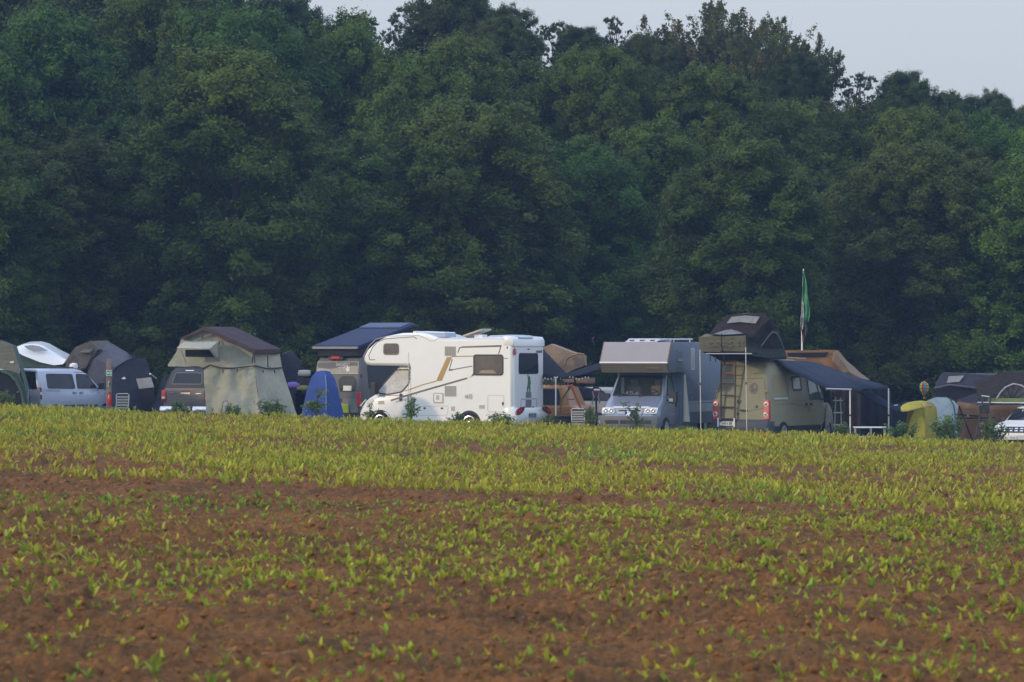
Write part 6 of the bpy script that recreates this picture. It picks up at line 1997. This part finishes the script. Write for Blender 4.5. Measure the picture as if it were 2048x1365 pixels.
# ---- yellow tent, pale blue tent, low dark tent
t = thing('tent', 'low dark blue tent between the navy awning and the yellow tent', 'tent', gpt(1800, 156))
sheet('shell', t, CHAR, lift([(1772, 890), (1778, 815), (1800, 806), (1840, 804), (1850, 890)], 155) + lift([(1782, 890), (1788, 812), (1812, 804), (1846, 806), (1856, 890)], 157.5), [(0, 1, 2, 3, 4), (1, 6, 7, 2), (2, 7, 8, 3), (0, 5, 6, 1), (3, 8, 9, 4)], sub=4, amp=.04)
ngon('white_label', t, INKW, lift([(1783, 811), (1796, 809), (1796, 811), (1786, 812.5)], 154.9), .01)
t = thing('tent', 'yellow tent with an overhanging porch, beside the pale blue tent', 'tent', gpt(1845, 151.5))
top_ = [(1801, 815, -.5), (1806, 809.5, -.45), (1816, 805, -.35), (1829, 802.5, -.2), (1843, 802, 0), (1856, 804, .2), (1866, 808.5, .45), (1873, 816, .7)]
bot_ = [(1802, 822, -.75), (1807, 823.5, -.75), (1817, 822.5, -.7), (1828, 820, -.6), (1840, 817, -.45), (1850, 816, -.35)]
sheet('porch', t, YELC, lift(top_[:6], 150.5) + lift(bot_, 150.5), [(i, i + 1, i + 7, i + 6) for i in range(5)], sub=3, amp=.012, thick=.012)
fw = lift([(1828, 819.5, -.55), (1840, 817, -.42), (1850, 815.5, -.3), (1849, 893, -.45), (1808, 893, -.3), (1813, 868, -.35), (1819, 843, -.45)], 150.5)
sheet('front_wall', t, YELC, fw, [(0, 1, 5, 6), (1, 2, 3, 4, 5)], sub=5, amp=.02)
rs = lift([(1850, 815.5, -.3), (1856, 804, .2), (1866, 808.5, .45), (1873, 816, .7), (1876, 845, .75), (1878, 893, .8), (1849, 893, -.45)], 150.5)
sheet('side_wall', t, YELC, rs, [(0, 1, 2, 3), (0, 3, 4, 5, 6)], sub=5, amp=.02)
yb = lift([(1834, 808, 2.2), (1839, 804, 2.2), (1845, 803, 2.2), (1856, 805, 2.2), (1866, 810, 2.3), (1873, 818, 2.3), (1880, 893, 2.3), (1830, 893, 2.3)], 150.5)
sheet('rear_shell', t, YELC, lift(top_[2:], 150.5) + [fw[4], rs[5]] + yb, [(i, i + 1, i + 9, i + 8) for i in range(5)] + [(5, 7, 14, 13), (0, 8, 15, 6)], sub=3, amp=.02)
wtube('seam', t, cloth('yellow_seam', (.30, .26, .05)), lift([(1849, 893, -.25), (1848, 816, -.35), (1842, 808, -.3)], 150.45), .016)
wtube('peg_knob', t, INKW, [P(1804, 822, 150), P(1807, 823.5, 150)], .02)
panel('pink_tab', t, mat('pink_tab', (.45, .2, .22), rough=.8), [(1846, 812), (1851, 810), (1866, 813), (1860, 816)], 149.9, sub=0)
t = thing('tent', 'pale blue dome tent between the yellow tent and the brown annex', 'tent', gpt(1885, 155))
pr = [(1840, 898), (1846, 812), (1855, 801), (1872, 795), (1892, 795), (1908, 802), (1917, 812), (1914, 840), (1916, 898)]
A_ = lift(pr, 153.5); B_ = [P(1880 + (p[0] - 1880) * .8 + 6, p[1] + (2 if p[1] < 850 else 0), 157) for p in pr]
n = len(pr)
sheet('shell', t, PALEB, A_ + B_, [(0, 1, 7, 8), (1, 2, 6, 7), (2, 3, 4, 5, 6)] + [(i, n + i, n + i + 1, i + 1) for i in range(n - 1)], sub=4, amp=.02)
wtube('pole_sleeve', t, cloth('blue_sleeve', (.16, .22, .33)), lift([(1900, 798, -.05), (1908, 812, -.05), (1911, 840, -.05)], 153.4), .03)
# balloon spinner
t = thing('balloon_spinner', 'rainbow coloured hot-air-balloon wind spinner on a thin pole above the yellow tent', 'wind spinner', gpt(1848, 153))
wtube('pole', t, BLACKP, [gpt(1848.5, 153), P(1848, 788, 153)], .012)
cen = P(1848, 776, 153) - t.location
cols = [(.03, .42, .16), (.70, .60, .05), (.62, .05, .04), (.04, .34, .46), (.72, .26, .03), (.12, .52, .08)]
Rb = .155
for k in range(12):
    mb = MB()
    vs, fs = [], []
    a0, a1 = 2 * PI * k / 12, 2 * PI * (k + 1) / 12
    rows_ = [(-.26, .03), (-.20, .07), (-.08, .135), (.04, Rb), (.13, .13), (.19, .07), (.21, .01)]
    for z_, r_ in rows_:
        for a in (a0, (a0 + a1) / 2, a1):
            q = 1.0 if a != (a0 + a1) / 2 else 1.04
            vs.append(cen + Vector((r_ * q * math.cos(a), r_ * q * math.sin(a), z_)))
    for i in range(len(rows_) - 1):
        for j in range(2): fs.append((i * 3 + j, i * 3 + j + 1, i * 3 + 4 + j, i * 3 + 3 + j))
    mb.add(vs, fs).build('gore', mat('gore%d' % (k % 6), cols[k % 6], rough=.6), t)
mb = MB()
for z_, r_ in ((-.14, .108), (-.02, .15), (.085, .150), (.16, .104)):
    mb.tube([cen + Vector((r_ * 1.04 * math.cos(a), r_ * 1.04 * math.sin(a), z_)) for a in np.linspace(0, 2 * PI, 25)], .007, 4, caps=False)
for k in range(6): mb.tube([cen + Vector((r_ * 1.05 * math.cos(k * PI / 3), r_ * 1.05 * math.sin(k * PI / 3), z_)) for z_, r_ in ((-.26, .03), (-.20, .07), (-.08, .135), (.04, Rb), (.13, .13), (.19, .07))], .005, 4)
mb.build('black_bands', BLACKP, t)
MB().box(cen + Vector((0, 0, -.33)), (.05, .05, .06)).build('basket', mat('basket_orange', (.5, .25, .06)), t)

# ---- right border: two dark roof tents, brown annex, ladder
t = thing('roof_tent', 'dark grey roof tent with a pale roof patch, behind the pale blue tent', 'roof tent', gpt(1920, 159))
V_ = lift([(1868, 775), (1878, 755), (1884, 746), (1945, 748), (2000, 750), (2000, 790), (1952, 778), (1900, 772), (1870, 778), (1870, 800), (1960, 800)], 157) + lift([(1890, 746, 0), (2005, 748, 0), (2005, 800, 0)], 160)
sheet('shell', t, SLATEC, V_, [(0, 1, 2, 3, 7), (3, 4, 5, 6), (3, 6, 7), (2, 11, 12, 4, 3), (4, 12, 13, 5)], sub=4, amp=.03)
ngon('pale_patch', t, LPATCH, [toward(P(*p, 157), .06) for p in ((1897, 753), (1928, 751.5), (1918, 764), (1893, 766))], .02)
ngon('opening', t, MESH, [toward(P(*p, 157.05), .02) for p in ((1870, 778), (1900, 773), (1952, 779), (1955, 800), (1870, 800))], .02)
wtube('edge_pole', t, GREYC, lift([(1866, 800), (1868, 777), (1900, 770), (1950, 776)], 156.8), .035)
sheet('lower_box', t, SLATEC, lift([(1915, 800), (1952, 787), (1955, 812), (1915, 808)], 156) + lift([(1925, 800), (1960, 789), (1960, 812), (1925, 808)], 157.4), [(0, 1, 2, 3), (0, 4, 5, 1), (3, 2, 6, 7), (1, 5, 6, 2), (0, 3, 7, 4)], sub=3, amp=.02)
wtube('leg', t, BLACKP, [P(1960, 800, 158), gpt(1960, 158)], .05)
wtube('leg', t, BLACKP, [P(1885, 800, 158), gpt(1885, 158)], .05)
t = thing('roof_tent', 'charcoal roof tent with an arched window, over the white off-road car', 'roof tent', P(2020, 805, 151))
CH2 = cloth('warm_charcoal', (.060, .058, .062))
V_ = lift([(1948, 764, .2), (2003, 745, 0), (2040, 743, 0), (2100, 742, 0), (2110, 806, 0), (1958, 806, .2)], 150.2) + lift([(1960, 762, 0), (2010, 744, 0), (2100, 742, 0), (2110, 806, 0)], 153)
sheet('shell', t, CH2, V_, [(0, 1, 2, 3, 4, 5), (0, 6, 7, 1), (1, 7, 8, 3, 2), (3, 8, 9, 4)], sub=4, amp=.02)
aw_ = [(1990, 803), (1999, 787), (2010, 775), (2026, 768), (2042, 771), (2056, 780), (2068, 803)]
ngon('arched_window', t, cloth('window_mesh', (.12, .115, .115)), [toward(P(*p, 150.2), .05) for p in aw_], .02)
wtube('arch_trim', t, LPATCH, [toward(P(*p, 150.2), .09) for p in aw_], .03)
for px, py in ((2002, 786), (2014, 776), (2026, 770), (2040, 772), (2054, 782)):
    wtube('spoke_seam', t, CHAR, [toward(P(2022, 803, 150.2), .09), toward(P(px, py, 150.2), .09)], .016)
ngon('green_base', t, cloth('green_base', (.22, .27, .09)), lift([(1978, 797), (2110, 797), (2110, 807), (1972, 807)], 150.05), .15)
wtube('base_rail', t, ALU, lift([(1955, 805.5), (2110, 807)], 149.95), .022)
ngon('floor_board', t, BLACKP, lift([(1955, 808), (2110, 808), (2110, 810), (1955, 810)], 150.1), 2.6)
t = thing('annex', 'brown annex wall with dark straps below the dark grey roof tent', 'tent', gpt(1960, 154))
sheet('wall', t, BRNC, lift([(1914, 805), (1955, 810), (2010, 810), (2060, 810), (2060, 905), (2010, 905), (1955, 905), (1908, 903)], 153.6), [(0, 1, 6, 7), (1, 2, 5, 6), (2, 3, 4, 5)], sub=7, amp=.05, freq=1.5, thick=.015, fold=.08, fx=2)
sheet('side_wall', t, BRNC, [P(1914, 805, 153.6), P(1908, 903, 153.6), P(1922, 900, 157), P(1925, 803, 157)], [(0, 1, 2, 3)], sub=3, amp=.03)
for p, q in (((1911, 829), (1960, 833)), ((1911, 837), (1990, 836)), ((1918, 812), (1950, 895))): wtube('strap', t, CHAR, [P(*p, 153.4), P(*q, 153.4)], .025)
t = thing('ladder', 'black ladder leaning on the charcoal roof tent beside the white car', 'ladder', gpt(1952, 149.5))
for (x0, x1) in ((1946, 1966), (1957, 1982)):
    wtube('rail', t, BLACKP, [P(x0, 896, 149.3), P(x0 + (x1 - x0) * .55, 848, 149.6), P(x1, 795, 150)], .03)
for f_ in (.1, .25, .4, .55, .7, .85): wtube('rung', t, BLACKP, [P(1946 + 20 * f_, 896 - 101 * f_, 149.3 + .7 * f_), P(1957 + 25 * f_, 896 - 101 * f_, 149.3 + .7 * f_)], .022)
wtube('top_bar', t, ALU, [P(1963, 792, 149.9), P(1979, 794, 149.9)], .022)
ngon('dark_pouch', t, BLACKP, lift([(1958, 812), (1975, 810), (1981, 826), (1975, 828), (1968, 820), (1960, 832)], 149.6), .08)
# roof rack on the white car
t = thing('roof_rack', 'black roof rack on the white off-road car carrying the charcoal tent', 'roof rack', su.location, su.rotation_euler[2])
t.scale = su.scale
MB().tube([(.5, .55, 1.76), (2.5, .55, 1.76)], .03, 5).tube([(.5, -.55, 1.76), (2.5, -.55, 1.76)], .03, 5).build('rail', BLACKP, t)
mb = MB()
for x_ in (.7, 2.2):
    for y_ in (-.55, .55): mb.tube([(x_, y_, 1.6), (x_, y_, 1.76)], .03, 5)
mb.build('foot', BLACKP, t)

# ================================================================ saplings and bushes at the field edge
mbush = leafmat('bush_leaf', trans=.3, rough=.5, hue=.015, valr=.15)


def bush_proto(seed, kind):
    r = np.random.default_rng(seed)
    mb = MB()
    Vs, Qs, Ts = [], [], []
    off = 0
    ns = {'bushy': 20, 'sapling': 9, 'thin': 7}[kind]
    for i in range(ns):
        a = i * 2.4 + r.random()
        lean = r.uniform(.05, .5 if kind == 'bushy' else .3)
        ln = r.uniform(.55, 1.0)
        if kind == 'thin': st = Vector((0, 0, r.uniform(.2, .75))); ln *= .5; lean = r.uniform(.3, .6)
        elif kind == 'sapling': st = Vector((0, 0, r.uniform(.05, .6))); ln *= .62; lean = r.uniform(.25, .6)
        else: st = Vector((r.normal(0, .05), r.normal(0, .05), 0))
        d_ = Vector((math.cos(a) * lean, math.sin(a) * lean, math.sqrt(1 - lean * lean)))
        p1 = st + d_ * ln * .6 + Vector((r.normal(0, .03), r.normal(0, .03), 0))
        p2 = st + d_ * ln + Vector((r.normal(0, .05), r.normal(0, .05), -.05 if kind != 'thin' else -.15))
        mb.tube([st, p1, p2], [.012, .008, .003], 4, caps=False)
        n = {'bushy': 62, 'sapling': 34, 'thin': 40}[kind]
        t_ = (r.random((n, 1)) ** .8) * .85 + .15
        A0, A1, A2 = np.array(st), np.array(p1), np.array(p2)
        C = (1 - t_) ** 2 * A0 + 2 * t_ * (1 - t_) * A1 + t_ ** 2 * A2 + r.normal(0, .045, (n, 3))
        tone = r.uniform(.7, 1.3, (n, 1))
        V, Q, T = leaves_at(C, r.normal(0, .6, (n, 3)) + np.array([[-.3, -.5, .6]]), .046, r, tone, BUSH, .2)
        Vs.append(V); Qs.append(Q + off); Ts.append(T); off += len(V)
    if kind != 'bushy': mb.tube([(0, 0, -.25), (.01, 0, .5), (0, .01, 1.0)], [.02, .015, .005], 5)
    fm_ = np_mesh('foliage', np.concatenate(Vs), np.concatenate(Qs), np.concatenate(Ts)); fm_.materials.append(mbush)
    sm = bpy.data.meshes.new('stem'); sm.from_pydata([tuple(v) for v in mb.v], [], mb.f); sm.materials.append(bark)
    return fm_, sm


BP = {'bushy': [bush_proto(s, 'bushy') for s in (1, 2, 3)], 'sapling': [bush_proto(s, 'sapling') for s in (4, 5)], 'thin': [bush_proto(6, 'thin')]}
bl_ = [(6, 778, 1.0, 'bushy', 'small round bush in front of the green tent at the left border'),
       (355, 797, 1.1, 'bushy', 'small bush in front of the pickup bumper'),
       (466, 804, 1.0, 'bushy', 'small bush in front of the sand-green annex wall'),
       (547, 794, 1.35, 'bushy', 'wider bush in front of the shaded end of the sand-green annex'),
       (634, 776, 1.1, 'thin', 'thin young sapling standing before the blue toilet tent'),
       (740, 806, 1.0, 'thin', 'wispy sapling in front of the front wheel of the white motorhome'),
       (822, 788, .9, 'sapling', 'leafy sapling in front of the white motorhome side'),
       (914, 822, 1.2, 'bushy', 'small bush left of the rear wheel of the white motorhome'),
       (1003, 822, 1.5, 'bushy', 'dense small bush right of the rear wheel of the white motorhome'),
       (1096, 826, 1.0, 'bushy', 'small bush at the tail of the white motorhome, by the white awning pole'),
       (1181, 808, .9, 'sapling', 'leafy sapling in front of the striped chair and bicycle'),
       (1272, 806, .9, 'sapling', 'sapling in front of the grille of the silver blue camper'),
       (1364, 848, 1.2, 'bushy', 'tuft of leaves below the door of the silver blue camper'),
       (1690, 842, 1.2, 'bushy', 'bush between the olive van front wheel and the white table'),
       (1801, 838, 1.2, 'bushy', 'bush between the white table and the yellow tent'),
       (1893, 823, .9, 'bushy', 'tall bush in front of the pale blue tent'),
       (1984, 832, 1.1, 'bushy', 'bush in front of the bonnet of the white off-road car')]
for i, (px, top, wd, kd, lb) in enumerate(bl_):
    d = 145.6 + (i * 37 % 10) * .12
    base = gpt(px, d)
    fe = .2 - .035 * base.x - .05
    tt = np.clip((d - FE - .5) / 6, 0, 1); tt = tt * tt * (3 - 2 * tt)
    base.z = fe * (1 - tt) + base.z * tt
    h = P(px, top, d).z - base.z
    o = thing('bush' if kd == 'bushy' else 'sapling', lb, 'bush' if kd == 'bushy' else 'sapling', base, i * 1.7, 'young shrubs along the field edge')
    f_, s_ = BP[kd][i % len(BP[kd])]
    for nm, me in (('foliage', f_), ('stem', s_)):
        c = link(nm, me, None, o)
        c.scale = (h * wd * 1.1, h * wd * 1.1, h)
